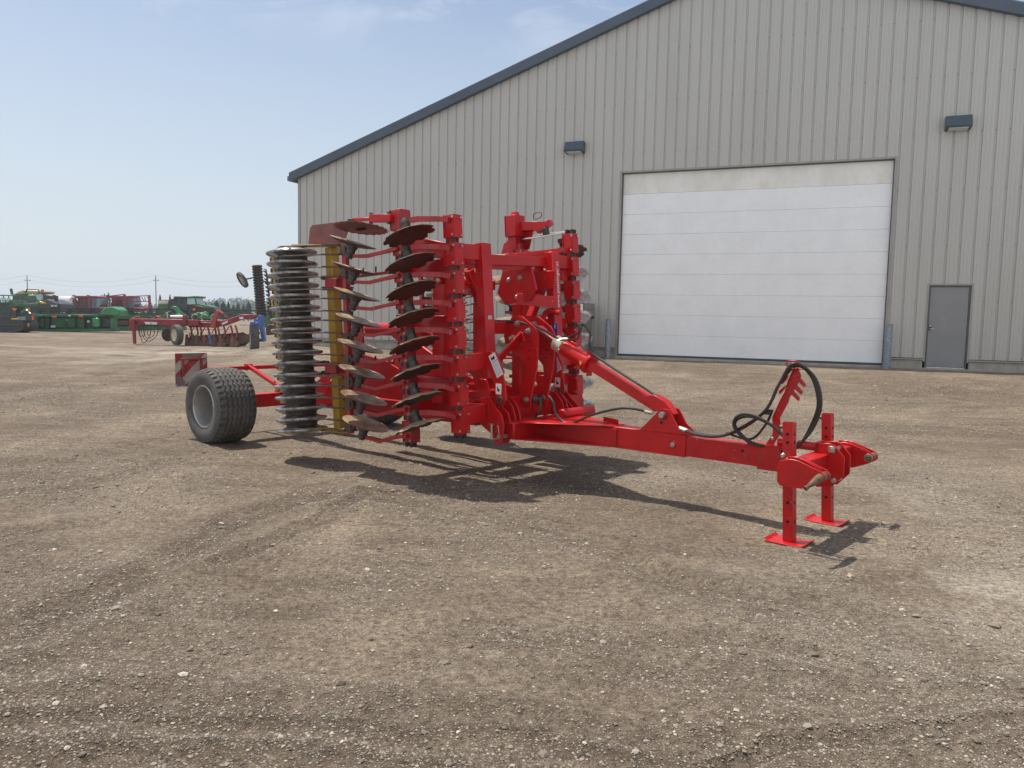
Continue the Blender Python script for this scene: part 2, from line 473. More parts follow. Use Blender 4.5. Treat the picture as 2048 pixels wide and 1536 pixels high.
band([(1500, 760), (1800, 765), (2100, 770)], 0.7, 0.5, 0.03)
band([(-100, 760), (150, 740), (330, 700), (520, 700)], 0.8, 0.35, 0.03)
band([(-100, 880), (150, 850), (300, 800), (360, 770)], 0.45, 0.35, 0.02)
band([(-60, 940), (150, 930), (400, 870)], 0.3, 0.35, 0.02)
band([(450, 690), (250, 712), (0, 735)], 0.5, 0.4, 0.02)
band([(-200, 800), (60, 775), (250, 742), (420, 722)], 0.35, 0.55, 0.02)
band([(-200, 830), (80, 800), (280, 760), (360, 745)], 0.25, 0.5, 0.02)
band([(-100, 1000), (120, 985), (330, 930)], 0.16, 0.6, 0.015)
band([(700, 960), (900, 1040), (1250, 1090), (1500, 1110)], 0.10, 0.5, 0.01)
band([(1150, 900), (1300, 960), (1500, 1000)], 0.2, 0.35, 0.01)
band([(1300, 870), (1600, 850), (1900, 860), (2100, 880)], 0.25, 0.5, 0.02)
band([(900, 1250), (1200, 1290), (1500, 1300), (1800, 1360)], 0.12, 0.45, 0.01)
def seg_d(x, y, P):
    best = np.full(x.shape, 1e9)
    for i in range(len(P) - 1):
        a = P[i]; b = P[i + 1]; ab = b - a
        t = np.clip(((x - a[0]) * ab[0] + (y - a[1]) * ab[1]) / (ab @ ab), 0, 1)
        best = np.minimum(best, np.hypot(x - a[0] - t * ab[0], y - a[1] - t * ab[1]))
    return best
def band_mask(x, y):
    wx = x + (fbm(x * 1.7, y * 1.7, 5, 3) - .5) * 0.26
    wy = y + (fbm(x * 1.7, y * 1.7, 9, 3) - .5) * 0.26
    dk = np.zeros(x.shape); rd = np.zeros(x.shape)
    for P, w, d, r in BANDS:
        q = seg_d(wx, wy, P) / w
        dk = np.maximum(dk, d * np.exp(-q * q * 0.9) * (0.72 + 0.28 * np.cos(q * 6.5)))
        rd += 0.006 * np.cos(q * 6.5) * np.exp(-q * q) * d
        rd += r * (np.exp(-(q - 1.2) ** 2 * 3) - 0.6 * np.exp(-q * q * 2))
    return dk, rd
def ground_h(x, y, fine=True):
    far = 1 / (1 + (np.hypot(x, y) / 30.0) ** 2)
    h = rise(x, y)
    h = h + (fbm(x * 0.22, y * 0.22, 3, 3) - .5) * 0.07 * far
    dk, rd = band_mask(x, y)
    h = h + rd * far
    if fine:
        h = h + (fbm(x * 2.3, y * 2.3, 21, 4) - .5) * 0.030 * far
        h = h + (fbm(x * 9, y * 9, 31, 3) - .5) * (0.010 + 0.012 * dk) * far
    return h
def mesh_np(name, V, Fq, m_, smooth_=True):
    me = bpy.data.meshes.new(name)
    k = Fq.shape[1]
    me.vertices.add(len(V)); me.vertices.foreach_set('co', V.astype(np.float32).ravel())
    me.loops.add(Fq.size); me.loops.foreach_set('vertex_index', Fq.astype(np.int32).ravel())
    me.polygons.add(len(Fq)); me.polygons.foreach_set('loop_start', np.arange(0, Fq.size, k, dtype=np.int32))
    me.update(calc_edges=True)
    me.polygons.foreach_set('use_smooth', np.full(len(Fq), smooth_))
    me.materials.append(m_)
    return me
# ---- ground material
gm, nt, b = newmat('gravel_yard')
geo = N(nt, 'ShaderNodeNewGeometry')
def gnoise(sc_, det=6, rough=0.6, dist=0.0, stretch=None):
    n = N(nt, 'ShaderNodeTexNoise')
    n.inputs['Scale'].default_value = sc_; n.inputs['Detail'].default_value = det
    n.inputs['Roughness'].default_value = rough; n.inputs['Distortion'].default_value = dist
    if stretch:
        mp_ = N(nt, 'ShaderNodeMapping'); mp_.inputs['Scale'].default_value = stretch[:3]; mp_.inputs['Rotation'].default_value = (0, 0, stretch[3])
        L(nt, geo.outputs['Position'], mp_.inputs[0]); L(nt, mp_.outputs[0], n.inputs['Vector'])
    else:
        L(nt, geo.outputs['Position'], n.inputs['Vector'])
    return n.outputs[0]
def mrange(src, a, b_, c=0.0, d=1.0):
    n = N(nt, 'ShaderNodeMapRange')
    for k_, v_ in (('From Min', a), ('From Max', b_), ('To Min', c), ('To Max', d)):
        n.inputs[k_].default_value = v_
    L(nt, src, n.inputs['Value']); return n.outputs[0]
def mixc3(f, a, b_, mode='MIX'):
    n = N(nt, 'ShaderNodeMixRGB', blend_type=mode)
    for i_, v_ in ((0, f), (1, a), (2, b_)):
        if isinstance(v_, tuple): n.inputs[i_].default_value = (*v_, 1)
        elif isinstance(v_, (int, float)): n.inputs[i_].default_value = v_
        else: L(nt, v_, n.inputs[i_])
    return n.outputs[0]
def math_(op, a, b_=0.0):
    n = N(nt, 'ShaderNodeMath', operation=op)
    for i_, v_ in ((0, a), (1, b_)):
        if isinstance(v_, (int, float)): n.inputs[i_].default_value = v_
        else: L(nt, v_, n.inputs[i_])
    return n.outputs[0]
att = N(nt, 'ShaderNodeAttribute', attribute_name='wear')
asep = N(nt, 'ShaderNodeSeparateColor'); L(nt, att.outputs['Color'], asep.inputs[0])
darkA, lightA = asep.outputs[0], asep.outputs[1]
big = gnoise(0.35, 5, 0.6, 0.6)
mid = gnoise(2.1, 7, 0.65, 0.4)
streak = gnoise(1.6, 6, 0.6, 0.3, (0.35, 2.2, 1, 0.35))
c0 = mixc3(mrange(big, 0.40, 0.60), (0.205, 0.156, 0.112), (0.310, 0.250, 0.188))
c0 = mixc3(mrange(mid, 0.42, 0.68, 0.0, 0.6), c0, (0.305, 0.256, 0.202))
c0 = mixc3(mrange(streak, 0.46, 0.66, 0.0, 0.60), c0, (0.125, 0.095, 0.068))
clod = gnoise(9, 8, 0.75, 0.6)
c0 = mixc3(mrange(clod, 0.40, 0.62, 0.55, 0.0), c0, (0.105, 0.078, 0.056))
c0 = mixc3(mrange(clod, 0.58, 0.75, 0.0, 0.5), c0, (0.36, 0.305, 0.24))
c0 = mixc3(mrange(gnoise(0.55, 4, 0.55, 0.8), 0.50, 0.66, 0.0, 0.65), c0, (0.355, 0.288, 0.216))
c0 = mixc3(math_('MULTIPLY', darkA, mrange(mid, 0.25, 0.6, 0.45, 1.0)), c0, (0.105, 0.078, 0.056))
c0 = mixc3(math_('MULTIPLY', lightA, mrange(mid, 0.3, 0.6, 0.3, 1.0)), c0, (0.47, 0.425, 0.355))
def vor(sc_, rnd=1.0):
    v = N(nt, 'ShaderNodeTexVoronoi'); v.inputs['Scale'].default_value = sc_; v.inputs['Randomness'].default_value = rnd
    L(nt, geo.outputs['Position'], v.inputs['Vector']); return v
gr_amt = mrange(gnoise(0.9, 6, 0.7), 0.36, 0.62, 0.25, 1.0)
hgt = None
for sc_, thr, amt in ((38, 0.30, 0.55), (85, 0.40, 0.75), (170, 0.46, 0.7)):
    v = vor(sc_)
    cs = N(nt, 'ShaderNodeSeparateColor'); L(nt, v.outputs['Color'], cs.inputs[0])
    on = math_('MULTIPLY', mrange(cs.outputs[0], 0.45, 0.50), mrange(v.outputs['Distance'], thr * 0.75, thr, 1.0, 0.0))
    on = math_('MULTIPLY', on, gr_amt)
    on = math_('MULTIPLY', on, amt)
    tone = mixc3(cs.outputs[1], (0.085, 0.066, 0.050), (0.52, 0.45, 0.36))
    c0 = mixc3(on, c0, tone)
    hh = math_('MULTIPLY', on, 1.6 / sc_)
    hgt = hh if hgt is None else math_('ADD', hgt, hh)
# rare bright flecks
v = vor(20); cs = N(nt, 'ShaderNodeSeparateColor'); L(nt, v.outputs['Color'], cs.inputs[0])
fl = math_('MULTIPLY', mrange(cs.outputs[0], 0.955, 0.965), mrange(v.outputs['Distance'], 0.16, 0.20, 1.0, 0.0))
c0 = mixc3(math_('MULTIPLY', fl, 0.8), c0, (0.60, 0.55, 0.47))
fine = gnoise(75, 5, 0.7)
c0 = mixc3(1.0, c0, mixc3(mrange(fine, 0.3, 0.7), (0.66, 0.65, 0.64), (1.0, 1.0, 1.0)), 'MULTIPLY')
spk = gnoise(24, 12, 0.86)
c0 = mixc3(1.0, c0, mixc3(mrange(spk, 0.40, 0.60), (0.50, 0.47, 0.44), (1.62, 1.60, 1.57)), 'MULTIPLY')
L(nt, c0, b.inputs['Base Color'])
b.inputs['Roughness'].default_value = 0.93
b.inputs['Specular IOR Level'].default_value = 0.25
hh = math_('ADD', math_('MULTIPLY', gnoise(14, 8, 0.75), 0.045), math_('MULTIPLY', clod, 0.03))
hgt = math_('ADD', hgt, hh)
hgt = math_('ADD', hgt, math_('MULTIPLY', fine, 0.006))
bp = N(nt, 'ShaderNodeBump'); bp.inputs['Strength'].default_value = 0.85; bp.inputs['Distance'].default_value = 1.0
L(nt, hgt, bp.inputs['Height']); L(nt, bp.outputs[0], b.inputs['Normal'])
# ---- ground sheet
nr, nc = 1080, 560
rr = 3.4 * np.exp(np.linspace(0, math.log(1400 / 3.4), nr))
uu = np.linspace(-1, 1, nc); uu = 1.28 * uu * (0.72 + 0.28 * uu * uu)
RR, UU = np.meshgrid(rr, uu, indexing='ij')
GX = UU * RR; GY = RR - 2.6
GZ = ground_h(GX, GY)
dk, _ = band_mask(GX, GY)
lt = np.zeros(GX.shape)
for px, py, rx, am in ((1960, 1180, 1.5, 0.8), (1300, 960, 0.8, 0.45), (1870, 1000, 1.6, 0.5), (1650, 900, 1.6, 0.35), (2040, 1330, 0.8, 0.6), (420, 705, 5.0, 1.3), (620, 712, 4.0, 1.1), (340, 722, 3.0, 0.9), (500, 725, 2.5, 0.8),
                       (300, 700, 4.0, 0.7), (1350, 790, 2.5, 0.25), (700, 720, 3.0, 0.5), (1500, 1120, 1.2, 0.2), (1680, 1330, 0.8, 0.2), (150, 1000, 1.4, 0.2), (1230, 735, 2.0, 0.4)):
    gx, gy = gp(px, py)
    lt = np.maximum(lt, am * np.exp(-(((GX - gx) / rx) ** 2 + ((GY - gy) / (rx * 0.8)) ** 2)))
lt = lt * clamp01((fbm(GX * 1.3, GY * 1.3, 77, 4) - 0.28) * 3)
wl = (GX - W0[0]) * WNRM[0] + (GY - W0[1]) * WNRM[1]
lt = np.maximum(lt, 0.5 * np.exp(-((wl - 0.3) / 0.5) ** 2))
V = np.stack([GX.ravel(), GY.ravel(), GZ.ravel()], 1)
ii = np.arange((nr - 1) * nc).reshape(nr - 1, nc)[:, :-1].ravel()
Fq = np.stack([ii, ii + 1, ii + nc + 1, ii + nc], 1)
me = mesh_np('ground', V, Fq, gm)
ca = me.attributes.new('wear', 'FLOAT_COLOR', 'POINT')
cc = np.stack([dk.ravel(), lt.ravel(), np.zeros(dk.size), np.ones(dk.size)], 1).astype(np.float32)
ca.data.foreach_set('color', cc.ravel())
ground = bpy.data.objects.new('ground', me); COL.objects.link(ground)
tag(ground, 'brown gravel and packed dirt yard with tyre tracks', kind='structure')

# ---- loose stones
pm, nt, b = newmat('loose_stone')
at = N(nt, 'ShaderNodeAttribute', attribute_name='tone')
rmp = N(nt, 'ShaderNodeValToRGB')
e = rmp.color_ramp.elements
e[0].position = 0.0; e[0].color = (0.13, 0.105, 0.085, 1)
e[1].position = 1.0; e[1].color = (0.49, 0.43, 0.345, 1)
for p_, c_ in ((0.35, (0.20, 0.165, 0.13, 1)), (0.6, (0.27, 0.235, 0.195, 1)), (0.85, (0.40, 0.35, 0.28, 1))):
    q = e.new(p_); q.color = c_
L(nt, at.outputs['Fac'], rmp.inputs[0]); L(nt, rmp.outputs[0], b.inputs['Base Color'])
b.inputs['Roughness'].default_value = 0.85
t_ = (1 + 5 ** .5) / 2
ico = np.array([(-1, t_, 0), (1, t_, 0), (-1, -t_, 0), (1, -t_, 0), (0, -1, t_), (0, 1, t_), (0, -1, -t_), (0, 1, -t_), (t_, 0, -1), (t_, 0, 1), (-t_, 0, -1), (-t_, 0, 1)]) / 1.902
icf = np.array([(0, 11, 5), (0, 5, 1), (0, 1, 7), (0, 7, 10), (0, 10, 11), (1, 5, 9), (5, 11, 4), (11, 10, 2), (10, 7, 6), (7, 1, 8), (3, 9, 4), (3, 4, 2), (3, 2, 6), (3, 6, 8), (3, 8, 9), (4, 9, 5), (2, 4, 11), (6, 2, 10), (8, 6, 7), (9, 8, 1)])
octv = np.array([(1, 0, 0), (-1, 0, 0), (0, 1, 0), (0, -1, 0), (0, 0, 1), (0, 0, -1)], float)
octf = np.array([(0, 2, 4), (2, 1, 4), (1, 3, 4), (3, 0, 4), (2, 0, 5), (1, 2, 5), (3, 1, 5), (0, 3, 5)])
def scatter(NS, r0, r1, power, mu, sg, smax, tv, tf, base_den):
    r_ = r0 * np.exp(rng.random(NS) ** power * math.log(r1 / r0))
    u_ = (rng.random(NS) * 2 - 1) * 0.98
    sx = u_ * r_; sy = r_ - 2.2
    den = fbm(sx * 0.9, sy * 0.9, 55, 4) + 0.35 * band_mask(sx, sy)[0]
    keep = rng.random(NS) < clamp01((den - 0.42) * 4.2) * (1 - base_den) + base_den
    sx = sx[keep]; sy = sy[keep]; n_ = len(sx)
    size = np.minimum(np.exp(rng.normal(mu, sg, n_)) * (0.85 + 0.06 * sy), smax)
    sz = ground_h(sx, sy)
    nv = len(tv)
    jit = 1 + rng.uniform(-0.28, 0.28, (n_, nv, 3))
    scl = np.stack([rng.uniform(0.8, 1.35, n_), rng.uniform(0.8, 1.35, n_), rng.uniform(0.45, 0.85, n_)], 1)
    Vv = tv[None] * jit * scl[:, None, :] * size[:, None, None]
    an = rng.random(n_) * 6.283
    ca_, sa_ = np.cos(an)[:, None], np.sin(an)[:, None]
    X = Vv[:, :, 0] * ca_ - Vv[:, :, 1] * sa_ + sx[:, None]
    Yv = Vv[:, :, 0] * sa_ + Vv[:, :, 1] * ca_ + sy[:, None]
    Z = Vv[:, :, 2] + sz[:, None] + (size * 0.25)[:, None]
    V = np.stack([X, Yv, Z], 2).reshape(-1, 3)
    F = (tf[None] + (np.arange(n_) * nv)[:, None, None]).reshape(-1, 3)
    T = np.repeat(clamp01(rng.beta(1.1, 1.7, n_) + (rng.random(n_) < 0.03) * 0.4), nv)
    return V, F, T
Va, Fa, Ta = scatter(20000, 4.6, 22, 0.9, -5.15, 0.45, 0.026, ico, icf, 0.05)
Vb, Fb, Tb = scatter(520000, 4.7, 19, 0.95, -5.72, 0.38, 0.012, octv, octf, 0.10)
V = np.concatenate([Va, Vb]); Fq = np.concatenate([Fa, Fb + len(Va)])
me = mesh_np('loose_stones', V, Fq, pm, False)
ta = me.attributes.new('tone', 'FLOAT', 'POINT')
ta.data.foreach_set('value', np.concatenate([Ta, Tb]).astype(np.float32))
st = bpy.data.objects.new('loose_stones', me); COL.objects.link(st)
tag(st, 'loose pebbles and crushed stone lying on the yard', 'gravel', kind='stuff')

# ---------------------------------------------------------------- the shed
BW = math.atan2(WD[1], WD[0])
shed = empty('storage_shed', (W0[0], W0[1], 0), BW)
tag(shed, 'large taupe metal sided shed with slate roof edge and white sectional door', 'building')
TL, TR = -19.86, 10.12; APX = (TL + TR) / 2; EAVE = 6.48; SLP = 0.333
HB, HG = 0.77, 0.20
def rl(t):
    return EAVE + SLP * (t - TL) if t < APX else EAVE + SLP * (TR - t)
GD = (-8.23, -0.98, 0.53, 5.93)
PD = (0.0, 0.955, 0.52, 2.655)
pitch_ = 0.3048
prof = []
k = 0
t = -19.487 - 0.273 - 0.3048
T0 = t
while t < TR - 1e-6:
    for dt, dep in ((0.0, 0.0), (0.055, 0.0), (0.064, -0.006), (0.076, -0.006), (0.085, 0.0), (0.152, 0.0), (0.161, -0.006), (0.173, -0.006), (0.182, 0.0), (0.240, 0.0), (0.252, 0.030), (0.293, 0.030)):
        if TL < t + dt < TR: prof.append((t + dt, dep))
    t += pitch_
prof.append((TR, 0.0)); prof.insert(0, (TL, 0.0))
def dep_at(t):
    for i in range(len(prof) - 1):
        if prof[i][0] <= t <= prof[i + 1][0]:
            a, b_ = prof[i], prof[i + 1]
            return a[1] + (b_[1] - a[1]) * (t - a[0]) / max(1e-9, b_[0] - a[0])
    return 0
P2 = sorted(set(prof + [(x, dep_at(x)) for x in (GD[0], GD[1], PD[0], PD[1], APX)]))
wall = MB()
for i in range(len(P2) - 1):
    (ta_, da), (tb, db) = P2[i], P2[i + 1]
    if tb - ta_ < 1e-5: continue
    mt_ = (ta_ + tb) / 2
    lo = [HB]; 
    spans = [(HB, None)]
    if GD[0] < mt_ < GD[1]: spans = [(GD[3], None)]
    if PD[0] < mt_ < PD[1]: spans = [(PD[3], None)]
    for z0, _ in spans:
        wall.add([(ta_, da, z0), (tb, db, z0), (tb, db, rl(tb) - .05), (ta_, da, rl(ta_) - .05)], [(0, 1, 2, 3)])
# screws in the recessed ribs
t = T0 + 0.273 + 0.3048
row = 0
while t < TR - .3:
    for j in range(1, 9):
        z = HB + 0.06 + (j - 1) * 1.42
        if z > rl(t) - 0.5: break
        if (GD[0] - .05 < t < GD[1] + .05 and z < GD[3] + .1) or (PD[0] - .05 < t < PD[1] + .05 and z < PD[3] + .1): continue
        wall.cyl((t, 0.031, z), (t, 0.018, z), 0.011, 6, k=1)
    t += pitch_
wall.build('siding_wall', [M['siding'], M['screw']], shed, smooth_=False)
o_ = MB()
o_.box((TL, 0.05, 0.0), (TL + 0.06, 26, EAVE)); o_.box((TR - 0.06, 0.05, 0.0), (TR, 26, EAVE))
o_.prism([(TL, 26, 0), (TR, 26, 0), (TR, 26, EAVE), (APX, 26, rl(APX)), (TL, 26, EAVE)], (0, 0.05, 0))
o_.build('outer_wall', M['siding'], shed)
o_ = MB()
o_.box((TL, -0.035, HB - 0.05), (GD[0] - .05, 0.02, HB - 0.015)); o_.box((GD[1] + .05, -0.035, HB - 0.05), (PD[0] - .045, 0.02, HB - 0.015)); o_.box((PD[1] + .045, -0.035, HB - 0.05), (TR, 0.02, HB - 0.015))
o_.prism([(TL - .012, -.012, HB - .05), (TL + .09, -.012, HB - .05), (TL + .09, -.012, EAVE), (TL - .012, -.012, EAVE)], (0, .1, 0))
o_.each('siding_trim', M['jamb'], shed)
for a, b_ in ((TL + .02, GD[0] - .06), (GD[1] + .06, PD[0] - .05), (PD[1] + .05, TR - .02)):
    x = a; o_ = MB()
    while x < b_ - 0.01:
        e_ = min(x + 0.79, b_)
        o_.box((x + .004, 0.012 + random.uniform(-.002, .002), HG - .3), (e_ - .004, .2, HB - .055))
        x = e_
    o_.box((a, 0.020, HG - .3), (b_, .22, HB - .058))
    o_.build('foundation', M['conc'], shed, bevel=0.004)
# roof slabs with rake trim
o_ = MB()
OV = 0.16
for sgn in (-1, 1):
    e_ = TL - 0.28 if sgn < 0 else TR + 0.28
    ze = EAVE - SLP * 0.28
    za = rl(APX)
    o_.prism([(e_, -OV, ze), (APX, -OV, za), (APX, -OV, za + .14), (e_, -OV, ze + .14)], (0, 26.4, 0))
o_.build('roof', M['roof'], shed)
o_ = MB()
for sgn in (-1, 1):
    e_ = TL - 0.25 if sgn < 0 else TR + 0.25
    ze = EAVE - SLP * 0.25
    za = rl(APX)
    o_.prism([(e_, -OV - .03, ze - .17), (APX, -OV - .03, za - .17), (APX, -OV - .03, za + .10), (e_, -OV - .03, ze + .10)], (0, .028, 0))
    o_.prism([(e_, -OV, ze - .16), (APX, -OV, za - .16), (APX, -OV, za - .135), (e_, -OV, ze - .135)], (0, OV + .02, 0))
o_.build('rake_trim', M['trim'], shed)
o_ = MB()
o_.box((TL - .34, -OV - .02, EAVE - .24), (TL - .20, 26, EAVE - .07))
o_.build('gutter', M['roof'], shed, bevel=0.01)
# overhead door
jm = MB()
g0, g1, g2, g3 = GD
jm.box((g0 - .055, -.012, g2 - .05), (g0 + .0, .16, g3 + .05)); jm.box((g1 - .0, -.012, g2 - .05), (g1 + .055, .16, g3 + .05)); jm.box((g0, -.012, g3), (g1, .16, g3 + .05))
jm.build('door_jamb', M['jamb'], shed, bevel=0.003)
seal = MB()
seal.box((g0 + .001, .085, g2 + .02), (g0 + .030, .12, g3 - .001)); seal.box((g1 - .022, .085, g2 + .02), (g1 - .001, .12, g3 - .001)); seal.box((g0 + .001, .085, g3 - .025), (g1 - .001, .12, g3 - .001))
od = MB()
n9 = 9; ph = (g3 - .02 - g2 - .06) / n9
for i in range(n9):
    z0 = g2 + .06 + i * ph
    od.box((g0 + .005, .125, z0 + .0015), (g1 - .005, .17, z0 + ph - .0015), k=1 if i == n9 - 1 else 0)
od.box((g0 + .005, .145, g2 + .05), (g1 - .005, .19, g3 - .01), k=0)
door = od.build('overhead_door', [M['doorw'], M['doortop']], shed, bevel=0.004)
seal.build('door_seal', M['frameg'], door)
sw = MB(); sw.box((g0 + .01, .12, g2 + .005), (g1 - .01, .18, g2 + .058)); sw.build('bottom_strip', M['charcoal'], door)
sl = MB(); sl.box((g0 - .03, -.12, g2 - .3), (g1 + .03, .3, g2)); sl.build('door_sill', M['conc'], shed, bevel=.004)
ins = MB(); ins.box((TL + .3, .35, .3), (TR - .3, .4, 6.4)); ins.build('inner_lining', M['bblack'], shed)
# service door
p0, p1, p2, p3 = PD
fr = MB()
fr.box((p0 - .045, -.012, p2 + .16), (p0, .05, p3 + .04), k=0); fr.box((p1, -.012, p2 + .16), (p1 + .045, .05, p3 + .04), k=0); fr.box((p0, -.012, p3), (p1, .05, p3 + .04), k=0)
fr.box((p0 + .001, .02, p2 - .02), (p0 + .035, .11, p3 - .001), k=1); fr.box((p1 - .035, .02, p2 - .02), (p1 - .001, .11, p3 - .001), k=1); fr.box((p0 + .036, .02, p3 - .036), (p1 - .036, .11, p3 - .001), k=1)
fr.build('door_frame', [M['jamb'], M['frameg']], shed, bevel=.003)
sd = MB(); sd.box((p0 + .040, .045, p2 + .03), (p1 - .040, .09, p3 - .041))
sdoor = sd.build('service_door', M['doorg'], shed, bevel=.003)
h = MB()
h.box((p0 + .055, .025, p2 + 0.98), (p0 + .115, .044, p2 + 1.14), k=0); h.box((p0 + .062, .018, p2 + 1.065), (p0 + .108, .026, p2 + 1.13), k=1)
for i in range(3):
    for j in range(3):
        h.box((p0 + .068 + j * .012, .015, p2 + 1.075 + i * .016), (p0 + .077 + j * .012, .019, p2 + 1.086 + i * .016), k=0)
h.cyl((p0 + .085, .03, p2 + 1.015), (p0 + .085, -.03, p2 + 1.015), .017, 12, k=1); h.beam((p0 + .08, -.03, p2 + 1.015), (p0 + .175, -.03, p2 + 1.010), .014, .018, k=1)
h.build('keypad_handle', [M['ink'], M['alu']], sdoor, bevel=.002)
for z in (.22, 1.05, 1.9):
    h = MB(); h.cyl((p1 - .037, .035, p2 + z - .055), (p1 - .037, .035, p2 + z + .055), .011, 8); h.build('hinge', M['frameg'], sdoor)
h = MB(); h.box((p0 + .036, -.005, p2 - .005), (p1 - .036, .1, p2 + .025)); h.build('threshold', M['alu'], sdoor, bevel=.004)
h = MB(); h.box((p0 - .06, -.06, HG - .2), (p1 + .06, .25, p2 - .007)); h.build('door_step', M['conc'], shed, bevel=.006)

def on_wall(t, d, z):
    """a point t metres along the wall, d in front of it"""
    p = W0 + WD * t + WNRM * d
    return Vector((p[0], p[1], z))
# wall lamps
def make_lamp(t, z, label):
    r = empty('wall_lamp', on_wall(t, 0.0, z), BW)
    tag(r, label, 'wall lamp', 'wall lamps high on the shed')
    h = MB()
    w_ = .29
    h.prism([(-w_, 0, .17), (-w_, -.20, .17), (-w_, -.30, -.08), (-w_, -.28, -.13), (-w_, 0, -.17)], (2 * w_, 0, 0))
    h.build('housing', M['lamp'], r, bevel=.008)
    h = MB(); h.prism([(-.22, -.262, -.137), (-.22, -.04, -.168), (-.22, -.04, -.180), (-.22, -.262, -.149)], (.44, 0, 0)); h.build('lens', M['lens'], r)
    return r
make_lamp(-9.67, 6.73, 'dark slate wall lamp left of the big white door')
make_lamp(0.39, 6.70, 'dark slate wall lamp above the grey service door')
def make_bollard(t, d, top, label):
    p = on_wall(t, d, 0)
    zb = float(ground_h(np.array([p.x]), np.array([p.y]))[0])
    r = empty('bollard', (p.x, p.y, zb), BW)
    tag(r, label, 'bollard', 'steel bollards beside the big door')
    h = MB(); h.lathe([(0, -.2), (.084, -.2), (.084, top - zb - .02), (.080, top - zb - .005), (.070, top - zb), (0, top - zb)], (0, 0, 0), (0, 0, 1), 28); h.build('post', M['galv'], r)
make_bollard(-8.42, .32, 1.63, 'galvanised steel bollard at the left side of the big white door')
make_bollard(-0.90, .30, 1.64, 'galvanised steel bollard between the big white door and the grey door')
# wooden crates against the wall
def make_crate(t, d, z, w_, dp, hg, label, paper=None, dark=False):
    r = empty('wooden_crate', on_wall(t, d, z), BW)
    tag(r, label, 'crate', 'weathered wooden crates against the shed')
    h = MB()
    nb = max(2, int(hg / .14)); bh = hg / nb
    for i in range(nb):
        for y in (-dp / 2, dp / 2 - .025):
            h.box((-w_ / 2, y, i * bh + .004), (w_ / 2, y + .025, (i + 1) * bh - .004))
        for x in (-w_ / 2 + .001, w_ / 2 - .026):
            h.box((x, -dp / 2 + .026, i * bh + .004), (x + .025, dp / 2 - .026, (i + 1) * bh - .004))
    h.box((-w_ / 2 + .03, -dp / 2 + .03, .01), (w_ / 2 - .03, dp / 2 - .03, hg - .03))
    h.build('boards', M['wood'], r, bevel=.004)
    h = MB()
    for x in (-w_ / 2 + .05, -.05, w_ / 2 - .15):
        h.box((x, -dp / 2 - .026, .0), (x + .10, -dp / 2 - .001, hg))
    h.each('batten', M['wooddk'] if dark else M['wood'], r, bevel=.004)
    h = MB()
    for y in (-dp / 2, -.05, dp / 2 - .1):
        h.box((-w_ / 2, y, -.09), (w_ / 2, y + .1, -.002))
    h.each('skid', M['wooddk'], r, bevel=.004)
    if paper:
        h = MB(); h.box((paper[0], -dp / 2 - .033, paper[1]), (paper[0] + .17, -dp / 2 - .028, paper[1] + .27)); h.build('paper_sheet', M['white'], r)
make_crate(-10.0, .75, 0.57, 2.2, .95, .44, 'grey slatted wooden crate at the bottom of the stack by the shed')
make_crate(-10.03, .75, 1.11, 2.15, .95, .50, 'grey slatted wooden crate in the middle of the stack by the shed')
make_crate(-9.98, .78, 1.71, 2.25, .95, .37, 'shallow weathered crate with a white paper on top of the stack', paper=(.88, .06), dark=True)

# ================================================================= THE DISC HARROW
HROT = math.atan2(HF[1], HF[0])
har = empty('disc_harrow', (HO[0], HO[1], 0.0), HROT)
tag(har, 'red folded trailed disc harrow with upright disc rows, ring roller and front drawbar', 'disc harrow')
def q(a, b, c):
    """a: forward, b: towards the near side, c: up"""
    return Vector((a, -b, c))
def part(mb, name, mats, parent=None, bevel=.003, **k):
    return mb.build(name, mats, parent or har, bevel=bevel, **k)
def text_obj(txt, size, loc, mat_, parent, xdir, ydir, name='lettering', ext=0.001):
    cu = bpy.data.curves.new(name, 'FONT')
    cu.body = txt; cu.size = size; cu.extrude = ext; cu.align_x = 'LEFT'; cu.align_y = 'BOTTOM'
    cu.materials.append(mat_)
    o = bpy.data.objects.new(name, cu); COL.objects.link(o)
    x = Vector(xdir).normalized(); y = Vector(ydir).normalized(); z = x.cross(y)
    mm = Matrix((( x.x, y.x, z.x, loc[0]), (x.y, y.y, z.y, loc[1]), (x.z, y.z, z.z, loc[2]), (0, 0, 0, 1)))
    o.parent = parent
    o.matrix_local = mm
    dg = bpy.context.evaluated_depsgraph_get()
    me = bpy.data.meshes.new_from_object(o.evaluated_get(dg))
    me.materials.clear(); me.materials.append(mat_)
    o2 = bpy.data.objects.new(name, me); COL.objects.link(o2)
    o2.parent = parent; o2.matrix_local = mm
    bpy.data.objects.remove(o)
    return o2
AX = q(0, 1, 0); FWD = q(1, 0, 0); UP = Vector((0, 0, 1))

# ---- drawbar
h = MB()
h.beam(q(-1.75, 0, .54), q(-.245, 0, .545), .150, .165, k=0)
h.cyl(q(-.55, .0755, .57), q(-.55, .0765, .57), .013, 12, k=1)
for a in (-.50, -.405):
    h.beam(q(a, .0762, .50), q(a, .0762, .56), .004, .010, up=(1, 0, 0), k=2)
h.box((-.2455, -.055, .475), (-.2445, .055, .61), k=1)
h.beam(q(-.42, 0, .455), q(-.235, 0, .455), .17, .02, k=0)
h.beam(q(-.52, 0, .632), q(-.20, 0, .632), .12, .015, k=0)
part(h, 'drawbar', [M['redscratch'], M['hole'], M['rust']])
h = MB()
h.beam(q(-2.62, 0, .535), q(-1.055, 0, .545), .176, .19, k=0)
h.beam(q(-2.64, 0, .532), q(-1.74, 0, .537), .208, .165, k=0)
h.cyl(q(-1.17, .088, .545), q(-1.17, .094, .545), .036, 20, k=0)
h.cyl(q(-1.17, .094, .545), q(-1.17, .106, .545), .022, 20, k=1)
